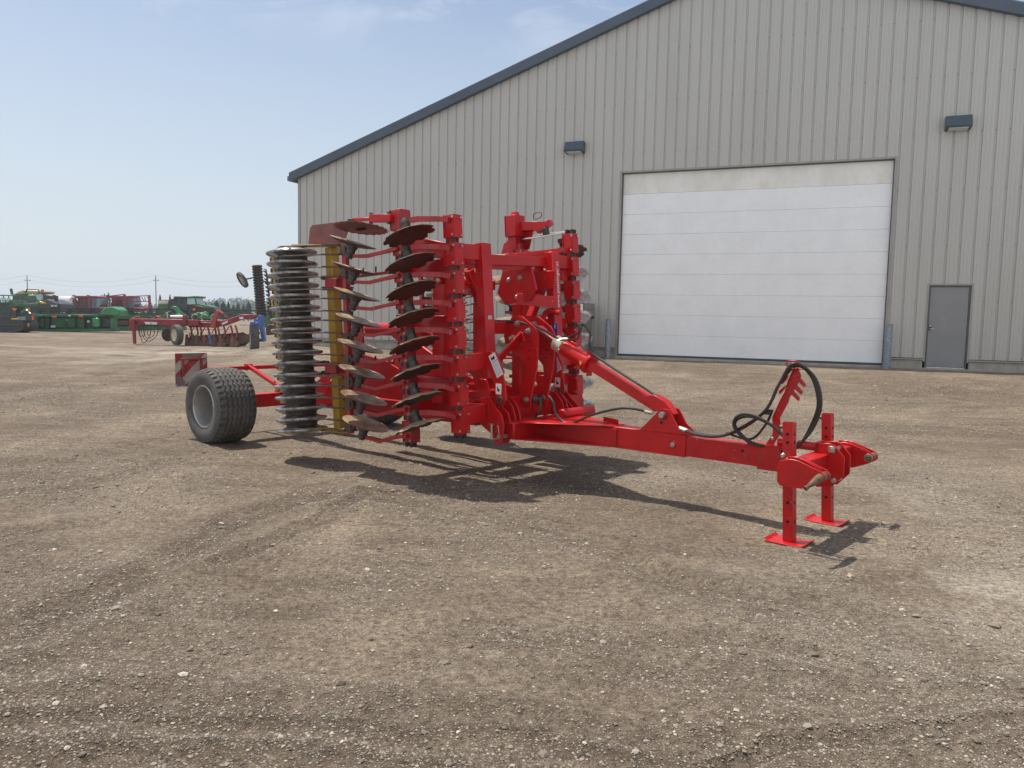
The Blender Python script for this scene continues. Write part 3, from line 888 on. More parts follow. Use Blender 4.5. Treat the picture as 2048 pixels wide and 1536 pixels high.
h.prism([q(-2.74, .46, .612), q(-2.60, .46, .612), q(-1.78, .10, .632), q(-1.78, -.10, .632), q(-2.60, -.46, .612), q(-2.74, -.46, .612)], (0, 0, .012), k=0)
h.prism([q(-2.74, .46, .452), q(-2.60, .46, .452), q(-1.80, .10, .445), q(-1.80, -.10, .445), q(-2.60, -.46, .452), q(-2.74, -.46, .452)], (0, 0, .012), k=0)
h.beam(q(-2.02, -.10, .665), q(-1.80, -.02, .665), .008, .045, k=0)
h.beam(q(-1.94, -.06, .63), q(-1.94, -.06, .66), .02, .02, k=0)
part(h, 'drawbar_sleeve', [M['red'], M['zinc']])
h = MB()
h.beam(q(-2.68, .52, .54), q(-2.68, -.50, .54), .155, .16, k=0)
h.cyl(q(-2.52, -.10, .66), q(-2.52, -.62, .66), .052, 18, k=0)
part(h, 'yoke_beam', [M['red']], bevel=.012)
# strut brackets
h = MB()
for b_ in (.075, -.090):
    h.prism([q(-1.50, b_, .638), q(-1.33, b_, .815), q(-1.285, b_, .845), q(-1.22, b_, .84), q(-1.18, b_, .78), q(-1.14, b_, .715), q(-1.04, b_, .645)], q(0, .015, 0))
h.cyl(q(-1.27, .09, .795), q(-1.27, .135, .795), .026, 16, k=1)
h.cyl(q(-1.27, -.09, .795), q(-1.27, .09, .795), .045, 16, k=0)
h.cyl(q(-1.29, .0905, .725), q(-1.29, .0915, .725), .014, 12, k=2)
part(h, 'strut_bracket', [M['red'], M['zinc'], M['hole']])
h = MB()
h.beam(q(-2.12, 0, 1.185), q(-1.37, 0, .845), .095, .085, k=0)
h.prism([q(-1.52, .05, .93), q(-1.40, .05, .955), q(-1.28, .05, .90), q(-1.20, .05, .80), q(-1.24, .05, .765), q(-1.40, .05, .83)], q(0, -.1, 0), k=0)
h.cyl(q(-2.145, 0, 1.20), q(-2.115, 0, 1.182), .105, 20, k=0)
h.beam(q(-2.13, .0, 1.33), q(-2.13, 0, 1.07), .07, .02, up=(1, 0, .4), k=0)
part(h, 'top_strut', [M['red']])
cdir = (q(-1.27, 0, .795) - q(-2.72, 0, 1.455)).normalized()
c0_ = q(-2.76, 0, 1.475)
h = MB()
h.cyl(c0_ + cdir * .36, c0_ + cdir * .70, .077, 28, k=0)
h.cyl(c0_ + cdir * .355, c0_ + cdir * .36, .070, 28, k=0)
h.beam(c0_ + cdir * .42 + UP * .09, c0_ + cdir * .52 + UP * .09, .03, .03, k=0)
cyl_ = part(h, 'hydraulic_cylinder', [M['red']], bevel=.004)
h = MB(); h.lathe([(.05, .25), (.076, .252), (.076, .27), (.071, .275), (.071, .29), (.076, .295), (.076, .345), (.072, .353)], c0_, cdir, 28); part(h, 'collar', M['collar'], cyl_, bevel=0)
h = MB(); h.cyl(c0_, c0_ + cdir * .25, .032, 20); h.cyl(c0_ + q(0, .06, 0), c0_ - q(0, .06, 0), .055, 20); part(h, 'piston_rod', M['red'], cyl_, bevel=.003)
h = MB(); h.prism([c0_ + cdir * .63 + q(0, .078, .0), c0_ + cdir * .67 + q(0, .078, .0), c0_ + cdir * .67 + q(0, .078, -.035), c0_ + cdir * .63 + q(0, .078, -.035)], q(0, .003, 0)); part(h, 'warning_sticker', M['yelsticker'], cyl_, bevel=0)

# ---- headstock
h = MB()
h.beam(q(.05, .56, .565), q(.05, -.56, .565), .13, .13, k=0)
h.cyl(q(-.30, -.02, .665), q(.07, -.02, .66), .033, 18, k=0)
h.beam(q(-.17, .09, .655), q(-.17, -.10, .655), .05, .07, k=0)
part(h, 'hitch_beam', [M['redscratch']], bevel=.008)
h = MB()
for b_ in (.062, -.075):
    h.prism([q(.02, b_, .70), q(.12, b_, .715), q(.165, b_, .70), q(.235, b_, .62), q(.235, b_, .48), q(.15, b_, .385), q(.04, b_, .37), q(.02, b_, .40)], q(0, -.014, 0), k=0)
h.box((.015, -.062, .38), (.045, .072, .71), k=0)
h.cyl(q(.15, .085, .665), q(.15, -.1, .665), .018, 12, k=1)
h.cyl(q(.17, .085, .44), q(.17, -.1, .44), .018, 12, k=1)
h.beam(q(.10, .035, .67), q(.16, .075, .67), .03, .05, k=1)
h.cyl(q(.15, .06, .55), q(.15, -.08, .55), .03, 16, k=1)
part(h, 'hitch_clevis', [M['red'], M['zinc']])
def hitch_bracket(s_):
    h = MB()
    for b_ in (.50, .60) if s_ > 0 else (-.50, -.60):
        h.prism([q(-.045, b_, .60), q(-.03, b_, .635), q(.05, b_, .655), q(.10, b_, .65), q(.26, b_, .595), q(.29, b_, .565), q(.285, b_, .53), q(.25, b_, .505), q(.13, b_, .455), q(-.02, b_, .455), q(-.045, b_, .48)], q(0, .014, 0), k=0)
    o1, o2 = (.60, .50) if s_ > 0 else (-.50, -.60)
    h.prism([q(.0, .54 * s_, .66), q(.07, .54 * s_, .665), q(.24, .54 * s_, .60), q(.24, .54 * s_, .56), q(.0, .54 * s_, .56)], q(0, .012, 0), k=0)
    h.beam(q(-.09, .43 * s_, .63), q(.02, .43 * s_, .615), .012, .05, k=0)
    h.bolt(q(-.075, .44 * s_, .64), AX, .016, .02, k=2)
    hb = part(h, 'hitch_bracket', [M['red'], M['steel'], M['zinc']])
    h = MB()
    pb = q(.255, .555 * s_, .555)
    h.cyl(pb - q(0, .042, 0), pb + q(0, .042, 0), .030, 16, k=0)
    h.cyl(pb - q(0, .09, 0), pb + q(0, .09, 0), .017, 12, k=0)
    if s_ > 0:
        h.cyl(pb + q(0, .06, 0), pb + q(.0, .14, -.012), .030, 12, r2=.027, k=0)
        h.cyl(pb + q(0, .14, -.012), pb + q(-.01, .26, -.035), .027, 12, r2=.012, k=0)
        h.cyl(pb + q(-.01, .26, -.035), pb + q(-.015, .285, -.045), .017, 8, k=0)
    else:
        h.cyl(pb + q(0, .09, 0), pb + q(0, .12, 0), .022, 8, k=0)
        h.tube([pb + q(.03 * math.cos(t), .10, .03 * math.sin(t)) for t in [x * .63 for x in range(11)]], .0045, 6, k=1)
    part(h, 'hitch_pin', [M['rust'], M['zinc']], hb, bevel=.002)
hitch_bracket(1); hitch_bracket(-1)
def support_leg(s_):
    h = MB()
    w_ = .037
    A0, B = -.012, .40 * s_
    def A_(c): return A0 - .045 * c / .88
    A = A0
    for da, db in ((1, 0), (-1, 0), (0, 1), (0, -1)):
        if da:
            h.beam(q(A_(0) + da * (w_ - .003), B, .015), q(A_(.88) + da * (w_ - .003), B, .885), .006, .074, up=(0, 1, 0) if False else (0, 1, 0), k=0)
        else:
            h.beam(q(A_(0), B + db * (w_ - .003), .015), q(A_(.88), B + db * (w_ - .003), .885), .062, .006, up=(0, 1, 0), k=0)
    for c_ in (.16, .30, .74, .80) if s_ > 0 else (.21, .33, .70, .77):
        h.cyl(q(A_(c_), B + w_, c_), q(A_(c_), B + w_ + .0012, c_), .0125, 14, k=1)
        h.cyl(q(A_(c_) + w_, B, c_), q(A_(c_) + w_ + .0015, B, c_), .0125, 14, k=1)
    h.bolt(q(A_(.845) - .04, B, .845), q(-1, 0, 0), .014, .03, k=2)
    h.cyl(q(A_(.845) - .05, B, .845), q(A_(.845) - .03, B, .845), .010, 10, k=2)
    o = part(h, 'support_leg', [M['redscratch'], M['hole'], M['steel']], bevel=.004)
    h = MB()
    pr = [(-.15, .030), (-.125, .012), (.11, .012), (.145, .030)]
    poly = [q(A + a, B - .11, c) for a, c in pr] + [q(A + a, B - .11, c - .011) for a, c in reversed(pr)]
    h.prism(poly, q(0, .22, 0))
    part(h, 'base_plate', M['redscratch'], o, bevel=.002)
    h = MB(); h.beam(q(A_(.45), B, .45), q(A_(.63), B, .63), .096, .096, up=(1, 0, 0)); part(h, 'leg_socket', M['redscratch'], o, bevel=.006)
support_leg(1); support_leg(-1)

# ---- hose holder and hoses
h = MB()
prof_ = [(-.395, .625), (-.335, .725), (-.345, .86), (-.29, 1.00), (-.255, 1.07), (-.235, 1.16), (-.20, 1.25), (-.165, 1.265), (-.135, 1.20), (-.165, 1.12), (-.215, 1.03), (-.225, .985), (-.285, .86), (-.27, .74), (-.335, .625)]
h.prism([q(a, .0, c) for a, c in prof_], q(0, .012, 0))
for a, c, s_ in ((-.15, 1.19, 1), (-.17, 1.13, 1), (-.19, 1.08, 1), (-.235, 1.20, -1), (-.25, 1.12, -1)):
    h.prism([q(a, -.01, c), q(a + .05 * s_, -.01, c - .05), q(a + .045 * s_, -.01, c - .075), q(a - .01, -.01, c - .03)], q(0, .03, 0))
h.beam(q(-.195, -.05, 1.245), q(-.195, .05, 1.255), .10, .008, k=0)
h.tube([q(-.13, .01, 1.285), q(-.17, .02, 1.31), (q(-.23, .02, 1.31)), q(-.25, .02, 1.28), q(-.20, .02, 1.245)], .006, 6, k=0)
h.bolt(q(-.335, .012, .69), AX, .010, .01, k=1)
part(h, 'hose_holder', [M['redscratch'], M['zinc']], bevel=.002)
def hose(pts, r=.0115, m_='hose', name='hose'):
    h = MB(); h.tube(pts, r, 8, sub=8); part(h, name, M[m_], bevel=0)
for i, (db, da) in enumerate(((.02, 0), (.045, .012), (-.015, -.01))):
    # loop from behind the strut, curl near the drawbar, up over the holder and down again
    hose([q(-1.12, .03 + db, .69), q(-.95, .04 + db, .655), q(-.72, .05 + db, .675), q(-.50, .06 + db, .80), q(-.36 + da, .06 + db, .94), q(-.28 + da, .05 + db, 1.13), q(-.17, .04 + db, 1.285 + da), q(-.05 + da, .0, 1.20), q(.005 + da, -.02, 1.00), q(-.05 + da, -.03, .80), q(-.14, -.02 + db, .64)])
for i, (db, da) in enumerate(((.03, 0), (.055, .02))):
    hose([q(-.12, .08 + db, .66), q(-.28, .10 + db, .80 + da * .5), q(-.46, .10 + db, .86 + da), q(-.58, .09 + db, .83 + da), q(-.60, .08 + db, .76), q(-.50, .05 + db, .66), q(-.38, .03 + db, .63)])
hose([q(-.70, .07, .70), q(-.50, .04, .67), q(-.38, .05, .80), q(-.33, .05, .92)], .010)
h = MB(); h.box((-.38, -.10, .885), (-.33, -.045, .925)); part(h, 'hose_clip', M['black'])
for p0_, p1_ in ((q(-1.12, .05, .69), q(-1.06, .05, .675)), (q(-1.12, .075, .69), q(-1.06, .077, .675)), (q(-2.40, .07, 1.405), q(-2.34, .055, 1.41)), (q(-.155, .03, .655), q(-.14, .01, .70)), (q(-1.42, .04, .79), q(-1.48, .06, .80))):
    h = MB(); h.cyl(p0_, p1_, .017, 12); h.cyl(p0_ - (p1_ - p0_) * .3, p0_, .014, 6); part(h, 'hose_fitting', M['zinc'], bevel=0)
hose([q(-2.42, .08, 1.40), q(-2.25, .03, 1.42), q(-2.26, .0, 1.55), q(-2.14, .0, 1.50), q(-2.10, .03, 1.34), q(-1.95, .03, 1.22), q(-1.60, .03, 1.05), q(-1.36, .03, .93)], .010)
hose([q(-2.40, .06, 1.41), q(-2.22, .05, 1.48), q(-2.21, .02, 1.56), q(-2.12, .01, 1.46), q(-2.10, .05, 1.32), q(-1.90, .05, 1.20), q(-1.55, .05, 1.03)], .010)
hose([q(-3.35, .10, 1.56), q(-3.0, .10, 1.575), q(-2.85, .10, 1.57), q(-2.60, .08, 1.48), q(-2.42, .0, 1.36), q(-2.3, -.1, 1.25)], .013)
hose([q(-3.35, .14, 1.55), q(-3.0, .14, 1.56), q(-2.83, .14, 1.55), q(-2.62, .10, 1.46), q(-2.46, .02, 1.32), q(-2.34, -.1, 1.18)], .013)
hose([q(-2.55, .20, .84), q(-2.54, .21, .72), q(-2.60, .20, .64), q(-2.45, .18, .60), q(-2.22, .16, .62), q(-2.0, .14, .72), q(-1.75, .12, .80), q(-1.58, .10, .82), q(-1.42, .04, .79)], .0115)
hose([q(-2.52, .12, .86), q(-2.44, .14, .80), q(-2.40, .15, .70), q(-2.28, .16, .625), q(-2.15, .15, .64)], .0115)
for b_ in (.10, .14):
    h = MB(); h.cyl(q(-4.6, b_, 1.575), q(-3.0, b_, 1.578), .010, 10); h.cyl(q(-3.28, b_, 1.575), q(-3.20, b_, 1.575), .016, 8); part(h, 'hydraulic_pipe', M['chrome'], bevel=0)

# ---- centre frame
h = MB()
h.beam(q(-2.95, .92, .70), q(-2.95, -.92, .70), .18, .165, k=0)
h.beam(q(-2.852, .33, .72), q(-2.852, -.33, .72), .012, .22, k=0)
for b_ in (.33, -.33):
    h.prism([q(-2.845, b_ + .30, .80), q(-2.845, b_ - .05, .80), q(-2.845, b_ - .05, .62), q(-2.845, b_ + .1, .60), q(-2.845, b_ + .3, .68)], q(.01, 0, 0), k=0)
h.beam(q(-3.02, .60, .72), q(-3.5, .60, .72), .12, .16, k=0); h.beam(q(-3.02, -.60, .72), q(-3.5, -.60, .72), .12, .16, k=0)
h.prism([q(-2.843, .38, .775), q(-2.843, .28, .775), q(-2.843, .28, .725), q(-2.843, .38, .725)], q(.003, 0, 0), k=1)
h.prism([q(-2.843, -.22, .79), q(-2.843, -.30, .79), q(-2.843, -.30, .73), q(-2.843, -.22, .73)], q(.003, 0, 0), k=1)
part(h, 'front_crossbeam', [M['red'], M['yelsticker']], bevel=.006)
def pivot_bracket(s_):
    h = MB()
    for b_ in (.60, .50, .42, .35):
        bb = b_ * s_
        if b_ in (.60, .50):
            poly = [(-3.06, .80), (-2.86, .86), (-2.78, .78), (-2.68, .70), (-2.645, .60), (-2.66, .45), (-2.69, .415), (-2.75, .415), (-2.80, .50), (-3.02, .62)]
        else:
            poly = [(-2.86, .86), (-2.78, .84), (-2.70, .76), (-2.66, .66), (-2.655, .58), (-2.70, .58), (-2.86, .64)]
        h.prism([q(a, bb, c) for a, c in poly], q(0, .014, 0), k=0)
    h.cyl(q(-2.70, .33 * s_, .485), q(-2.70, .63 * s_, .485), .022, 12, k=1)
    o = part(h, 'pivot_bracket', [M['red'], M['zinc']])
    h = MB()
    if s_ > 0:
        h.cyl(q(-2.80, .64, .60), q(-2.75, .64, .60), .010, 8); h.cyl(q(-2.775, .645, .605), q(-2.765, .645, .46), .010, 8)
        h.tube([q(-2.70, .64, .60), q(-2.68, .645, .54), q(-2.69, .64, .48), q(-2.75, .645, .465)], .004, 5)
    else:
        h.tube([q(-2.66, -.36, .72), q(-2.65, -.38, .68), q(-2.67, -.34, .64)], .004, 5)
    part(h, 'locking_pin', M['zinc'], o, bevel=0)
pivot_bracket(1); pivot_bracket(-1)
def mast_plate(b_):
    h = MB()
    poly = [(-3.04, 1.54), (-2.98, 1.62), (-2.86, 1.62), (-2.70, 1.52), (-2.655, 1.46), (-2.645, 1.38), (-2.655, 1.12), (-2.715, .86), (-2.73, .72), (-2.83, .72), (-2.845, .84), (-2.77, 1.04), (-2.785, 1.13), (-2.88, 1.22), (-3.05, 1.30), (-3.09, 1.42)]
    h.prism([q(a, b_, c) for a, c in poly], q(0, .022, 0), k=0)
    for a, c in ((-2.905, 1.545), (-2.765, 1.475), (-2.77, .80)):
        h.cyl(q(a, b_ + .022, c), q(a, b_ + .035, c), .030, 16, k=1); h.cyl(q(a, b_ + .035, c), q(a, b_ + .062, c), .021, 6, k=1)
    for c in (1.375, 1.29, 1.21):
        h.cyl(q(-2.745, b_ + .022, c), q(-2.745, b_ + .0235, c), .013, 14, k=2)
    return part(h, 'mast_plate', [M['red'], M['zinc'], M['hole']])
mast_plate(.12); mast_plate(-.14)
h = MB()
h.cyl(q(-2.77, -.13, .80), q(-2.77, .13, .80), .022, 12, k=0)
h.cyl(q(-2.77, .02, .80), q(-2.77, .09, .80), .045, 16, k=0)
part(h, 'mast_pin', [M['steel']])
def link_plate(s_):
    h = MB()
    b0, b1 = .155 * s_, .40 * s_
    h.beam(q(-2.84, b0, 1.44), q(-2.99, .50 * s_, 1.06), .02, .13, up=(.6, 0, 1), k=0)
    h.beam(q(-2.84, b0, 1.46), q(-2.80, b0 + .004, 1.36), .028, .03, up=(1, 0, 0), k=0)
    for a, c in ((-2.915, 1.40), (-2.965, 1.315)):
        o_ = q(a, b0 + .02 * s_, c)
        h.cyl(o_, o_ + q(0, .04, 0), .033, 16, k=1); h.cyl(o_ + q(0, .04, 0), o_ + q(0, .075, 0), .020, 8, k=1)
    part(h, 'upper_link', [M['red'], M['zinc']])
    h = MB()
    bb = .575 if s_ > 0 else -.50
    sh = .165 if s_ > 0 else .03
    h.prism([q(a + sh, bb, c) for a, c in ((-3.10, 1.26), (-3.00, 1.28), (-2.93, 1.20), (-2.86, 1.08), (-2.825, .96), (-2.81, .84), (-2.84, .79), (-2.90, .79), (-2.93, .84), (-2.96, .98), (-3.02, 1.10))], q(0, .02, 0), k=0)
    h.cyl(q(-2.87 + sh, bb - .02, .835), q(-2.87 + sh, bb + .045, .835), .034, 16, k=1)
    h.cyl(q(-2.87 + sh, bb + .045, .835), q(-2.87 + sh, bb + .048, .835), .014, 10, k=2)
    o = part(h, 'stop_link', [M['red'], M['steel'], M['hole']])
    h = MB()
    e1 = Vector((.50, 0, -.866)); e2 = Vector((.866, 0, .50))
    o0 = q(-3.035 + sh, bb + .0225, 1.235)
    def quad(u0, u1, v0, v1, k, dz=0.0):
        P = [o0 + e1 * u + e2 * v + q(0, dz, 0) for u, v in ((u0, v0), (u1, v0), (u1, v1), (u0, v1))]
        h.prism(P, q(0, .0015, 0), k=k)
    quad(0, .23, 0, .088, 0); quad(0, .23, .089, .112, 2)
    quad(.075, .079, 0, .088, 1, .0016)
    for i in range(7):
        quad(.095, .215, .010 + i * .0105, .015 + i * .0105, 3, .0016)
    h.prism([o0 + e1 * u + e2 * v + q(0, .0016, 0) for u, v in ((.02, .02), (.035, .045), (.02, .055), (.045, .07), (.06, .05), (.05, .03), (.06, .015))], q(0, .0012, 0), k=1)
    o1_ = q(-2.935 + sh, bb + .0225, .985)
    h.prism([o1_, o1_ + q(.07, 0, 0), o1_ + q(.07, 0, -.10), o1_ + q(0, 0, -.10)], q(0, .0015, 0), k=0)
    h.prism([o1_ + q(a, .0016, c) for a, c in ((.02, -.02), (.035, -.045), (.055, -.06), (.03, -.08), (.02, -.06))], q(0, .0012, 0), k=1)
    part(h, 'warning_label', [M['white'], M['ink'], M['stickred'], M['print']], o, bevel=0, smooth_=False)
link_plate(1); link_plate(-1)
# towers, wing pivots and the chassis behind
h = MB()
for s_ in (1, -1):
    h.beam(q(-3.75, .26 * s_, .55), q(-3.80, .26 * s_, 2.05), .05, .20, up=(1, 0, 0), k=0)
    h.beam(q(-3.28, .30 * s_, .80), q(-3.30, .30 * s_, 1.75), .06, .10, up=(1, 0, 0), k=0)
    h.beam(q(-3.55, .20 * s_, .90), q(-4.70, .20 * s_, 1.42), .05, .13, k=0)
    h.beam(q(-3.2, .36 * s_, .60), q(-6.80, .30 * s_, .54), .10, .16, k=0)
h.beam(q(-3.80, .34, 1.95), q(-3.80, -.34, 1.95), .30, .10, k=0)
h.beam(q(-3.70, .9, .72), q(-3.70, -.9, .72), .14, .16, k=0)
h.beam(q(-3.10, .40, 1.50), q(-3.10, -.10, 1.50), .10, .12, k=0)
h.beam(q(-3.12, .06, 1.44), q(-2.95, .06, 1.44), .03, .03, k=0)
part(h, 'tower_frame', [M['red']], bevel=.006)
for s_ in (1, -1):
    h = MB()
    h.prism([q(a, .45 * s_, c) for a, c in ((-3.85, .70), (-3.5, .66), (-3.0, .70), (-2.96, .88), (-3.02, 1.0), (-3.10, 1.0), (-3.12, .88), (-3.45, .84), (-3.85, .95))], q(0, .02, 0))
    part(h, 'side_plate', [M['red']])
h = MB()
h.cyl(q(-5.30, .10, 1.44), q(-4.30, .10, 1.44), .075, 22, k=0)
h.cyl(q(-4.30, .10, 1.44), q(-3.85, .10, 1.44), .030, 16, k=1)
h.beam(q(-4.62, .10, 1.56), q(-4.50, .10, 1.56), .05, .05, k=0); h.cyl(q(-4.62, .12, 1.60), q(-4.45, .12, 1.63), .012, 8, k=1)
part(h, 'folding_cylinder', [M['red'], M['chrome']])
for s_ in (1, -1):
    h = MB()
    h.prism([q(a, .40 * s_, c) for a, c in ((-6.15, .62), (-5.75, .86), (-5.25, 1.22), (-5.12, 1.52), (-5.02, 1.52), (-4.98, 1.15), (-4.6, 1.10), (-3.9, .86), (-3.9, .70), (-4.7, .74), (-5.2, .56), (-6.1, .50))], q(0, .03, 0), k=0)
    h.beam(q(-5.78, .40 * s_, .60), q(-5.20, .40 * s_, 1.32), .07, .07, k=0)
    for i in range(9):
        h.beam(q(-5.60 + i * .035, .40 * s_ + .037, .80 + i * .044), q(-5.578 + i * .035, .40 * s_ + .037, .828 + i * .044), .002, .018, k=1)
    part(h, 'lifting_arm', [M['red'], M['white']])
h = MB()
h.beam(q(-6.72, .96, .50), q(-6.72, -.96, .50), .155, .17, k=0)
h.beam(q(-6.76, .42, .605), q(-6.30, .42, .60), .10, .03, k=0)
h.beam(q(-6.66, -.20, .60), q(-5.9, -.30, .62), .12, .10, k=0); h.beam(q(-6.66, .20, .60), q(-5.9, .30, .62), .12, .10, k=0)
part(h, 'axle_beam', [M['red'], M['zinc']], bevel=.006)
h = MB()
h.beam(q(-7.50, 1.42, .855), q(-7.50, -1.42, .855), .05, .05, k=0)
for s_ in (1, -1):
    h.beam(q(-7.52, .42 * s_, .885), q(-6.68, .42 * s_, .635), .055, .045, k=0)
    h.beam(q(-7.54, .42 * s_ - .035, .865), q(-7.44, .42 * s_ - .035, .865), .012, .09, k=0); h.beam(q(-7.54, .42 * s_ + .035, .865), q(-7.44, .42 * s_ + .035, .865), .012, .09, k=0)
    h.bolt(q(-6.72, .42 * s_ + .03, .645), AX, .014, .02, k=1)
part(h, 'light_bar', [M['red'], M['zinc']])
h = MB(); h.tube([q(-6.85, .40, .70), q(-6.82, .44, .72), q(-6.80, .42, .64), q(-6.83, .43, .58)], .005, 5); part(h, 'light_cable', M['black'], bevel=0)
# striped boards
def board(s_):
    b0 = 1.02 if s_ > 0 else -1.44
    h = MB()
    S = .423
    def P(u, v, d=0): return q(-7.46 + d, b0 + (1 - u) * S, .65 + v * S)
    h.prism([P(0, 0), P(1, 0), P(1, 1), P(0, 1)], q(-.004, 0, 0), k=0)
    def stripe(c0, c1, k=1):
        # band between the lines u - v... clipped to the board
        pts = []
        def clip(poly, f):
            out_ = []
            for i in range(len(poly)):
                a, b_ = poly[i], poly[(i + 1) % len(poly)]
                fa, fb = f(a), f(b_)
                if fa >= 0: out_.append(a)
                if fa * fb < 0:
                    t = fa / (fa - fb); out_.append((a[0] + (b_[0] - a[0]) * t, a[1] + (b_[1] - a[1]) * t))
            return out_
        sq = [(0, 0), (1, 0), (1, 1), (0, 1)]
        sq = clip(sq, lambda p: (p[1] - p[0]) - c0); sq = clip(sq, lambda p: c1 - (p[1] - p[0])) if sq else sq
        if len(sq) >= 3:
            h.prism([P(u, v, .0005) for u, v in sq], q(.001, 0, 0), k=k)
    stripe(.66, .98); stripe(.06, .36); stripe(-.56, -.26); stripe(-1.0, -.86)
    h.prism([P(u, v, .0016) for u, v in ((.20, .99), (.84, .99), (.80, .90), (.62, .84), (.55, .88), (.45, .82), (.22, .84))], q(.001, 0, 0), k=2)
    h.prism([P(u, v, .0016) for u, v in ((.03, .30), (.12, .36), (.30, .14), (.27, .02), (.05, .02))], q(.001, 0, 0), k=2)
    h.prism([P(u, v, .0016) for u, v in ((.94, .86), (.98, .88), (.97, .72), (.90, .76))], q(.001, 0, 0), k=2)
    o = part(h, 'marker_board', [M['boardw'], M['boardr'], M['boardg']], bevel=0, smooth_=False)
    h = MB()
    h.beam(q(-7.44, b0 + .09, .78), q(-7.44, b0 + .09, 1.00), .02, .03, up=(0, 1, 0)); h.beam(q(-7.44, b0 + .33, .78), q(-7.44, b0 + .33, 1.00), .02, .03, up=(0, 1, 0))
    h.beam(q(-7.44, b0 + .05, 1.0), q(-7.44, b0 + .37, 1.0), .02, .02)
    part(h, 'board_bracket', M['boardr'], o, bevel=.002)
board(1); board(-1)

# ---- wheels
def tyre_mesh():
    R0, Wd = .468, .50
    prof_ = [(-.215, .243), (-.222, .262), (-.243, .30), (-.252, .36), (-.246, .405), (-.232, .432)]
    nu = 288
    tread = []
    nt_ = 56
    for i in range(nt_ + 1):
        y = -.226 + .452 * i / nt_
        r = R0 - .030 * abs(y / .226) ** 3.2 - .006 * (y / .226) ** 2
        tread.append((y, r))
    full = [(y, r, 0) for y, r in prof_] + [(y, r, 1) for y, r in tread] + [(-y, r, 0) for y, r in reversed(prof_)]
    th = np.arange(nu) * 2 * np.pi / nu
    V = []
    for y, r, tr in full:
        rr_ = np.full(nu, r)
        if tr:
            per = 36
            ph_ = th * per / (2 * np.pi)
            tri = np.abs((ph_ % 1) - .5) * 2
            g = np.zeros(nu)
            for yc in (-.142, -.085, -.028, .028, .085, .142):
                d_ = np.abs(y - (yc + (tri - .5) * .020))
                g = np.maximum(g, np.clip((.0098 - d_) / .003, 0, 1))
            sh = np.abs(y) > .165
            lug = (np.abs(((ph_ * 1.0 + .25) % 1) - .5) < .17) & (np.abs(y) > .176)
            g = np.maximum(g, lug * 1.0)
            rr_ = r - .017 * g
        V.append(np.stack([rr_ * np.cos(th), np.full(nu, y), rr_ * np.sin(th)], 1))
    V = np.concatenate(V)
    nr_ = len(full)
    idx = np.arange(nr_ * nu).reshape(nr_, nu)
    a = idx[:-1]; b_ = np.roll(idx, -1, 1)[:-1]; c_ = np.roll(idx, -1, 1)[1:]; d_ = idx[1:]
    F = np.stack([a.ravel(), b_.ravel(), c_.ravel(), d_.ravel()], 1)
    me = mesh_np('tyre', V, F, M['tyre'])
    me.set_sharp_from_angle(angle=R_(38))
    return me
tyre_me = tyre_mesh()
h = MB()
h.lathe([(.262, -.222), (.250, -.230), (.240, -.222), (.232, -.19), (.222, -.12), (.218, .02), (.19, .045), (.10, .05), (.085, .03), (.06, .03), (.0, .03)], (0, 0, 0), (0, 1, 0), 48)
h.lathe([(.262, .222), (.250, .230), (.240, .222), (.232, .19), (.225, .06)], (0, 0, 0), (0, 1, 0), 48)
h.lathe([(.0, -.085), (.040, -.085), (.048, -.07), (.05, .03)], (0, 0, 0), (0, 1, 0), 24)
for i in range(6):
    t = i * math.pi / 3
    h.cyl((.075 * math.cos(t), .01, .075 * math.sin(t)), (.075 * math.cos(t), .032, .075 * math.sin(t)), .011, 6)
rim_me = h.build('rim', M['rim'], None)
for s_ in (1, -1):
    wh = MB(); wh.cyl(q(-6.75, (1.22 - .15) * s_, .468), q(-6.75, .94 * s_, .468), .06, 16); wh.beam(q(-6.75, .97 * s_, .40), q(-6.75, .97 * s_, .58), .14, .05, up=(1, 0, 0))
    w = part(wh, 'wheel', M['red'])
    to = bpy.data.objects.new('tyre', tyre_me); COL.objects.link(to); to.parent = w
    to.location = q(-6.75, 1.22 * s_, .465)
    to.rotation_euler = (0, .3 * s_, 0 if s_ > 0 else math.pi)
    if s_ > 0: ro = rim_me
    else:
        ro = rim_me.copy(); COL.objects.link(ro)
    ro.parent = w; ro.location = q(-6.75, 1.22 * s_, .465); ro.rotation_euler = (0, .2, 0 if s_ > 0 else math.pi)

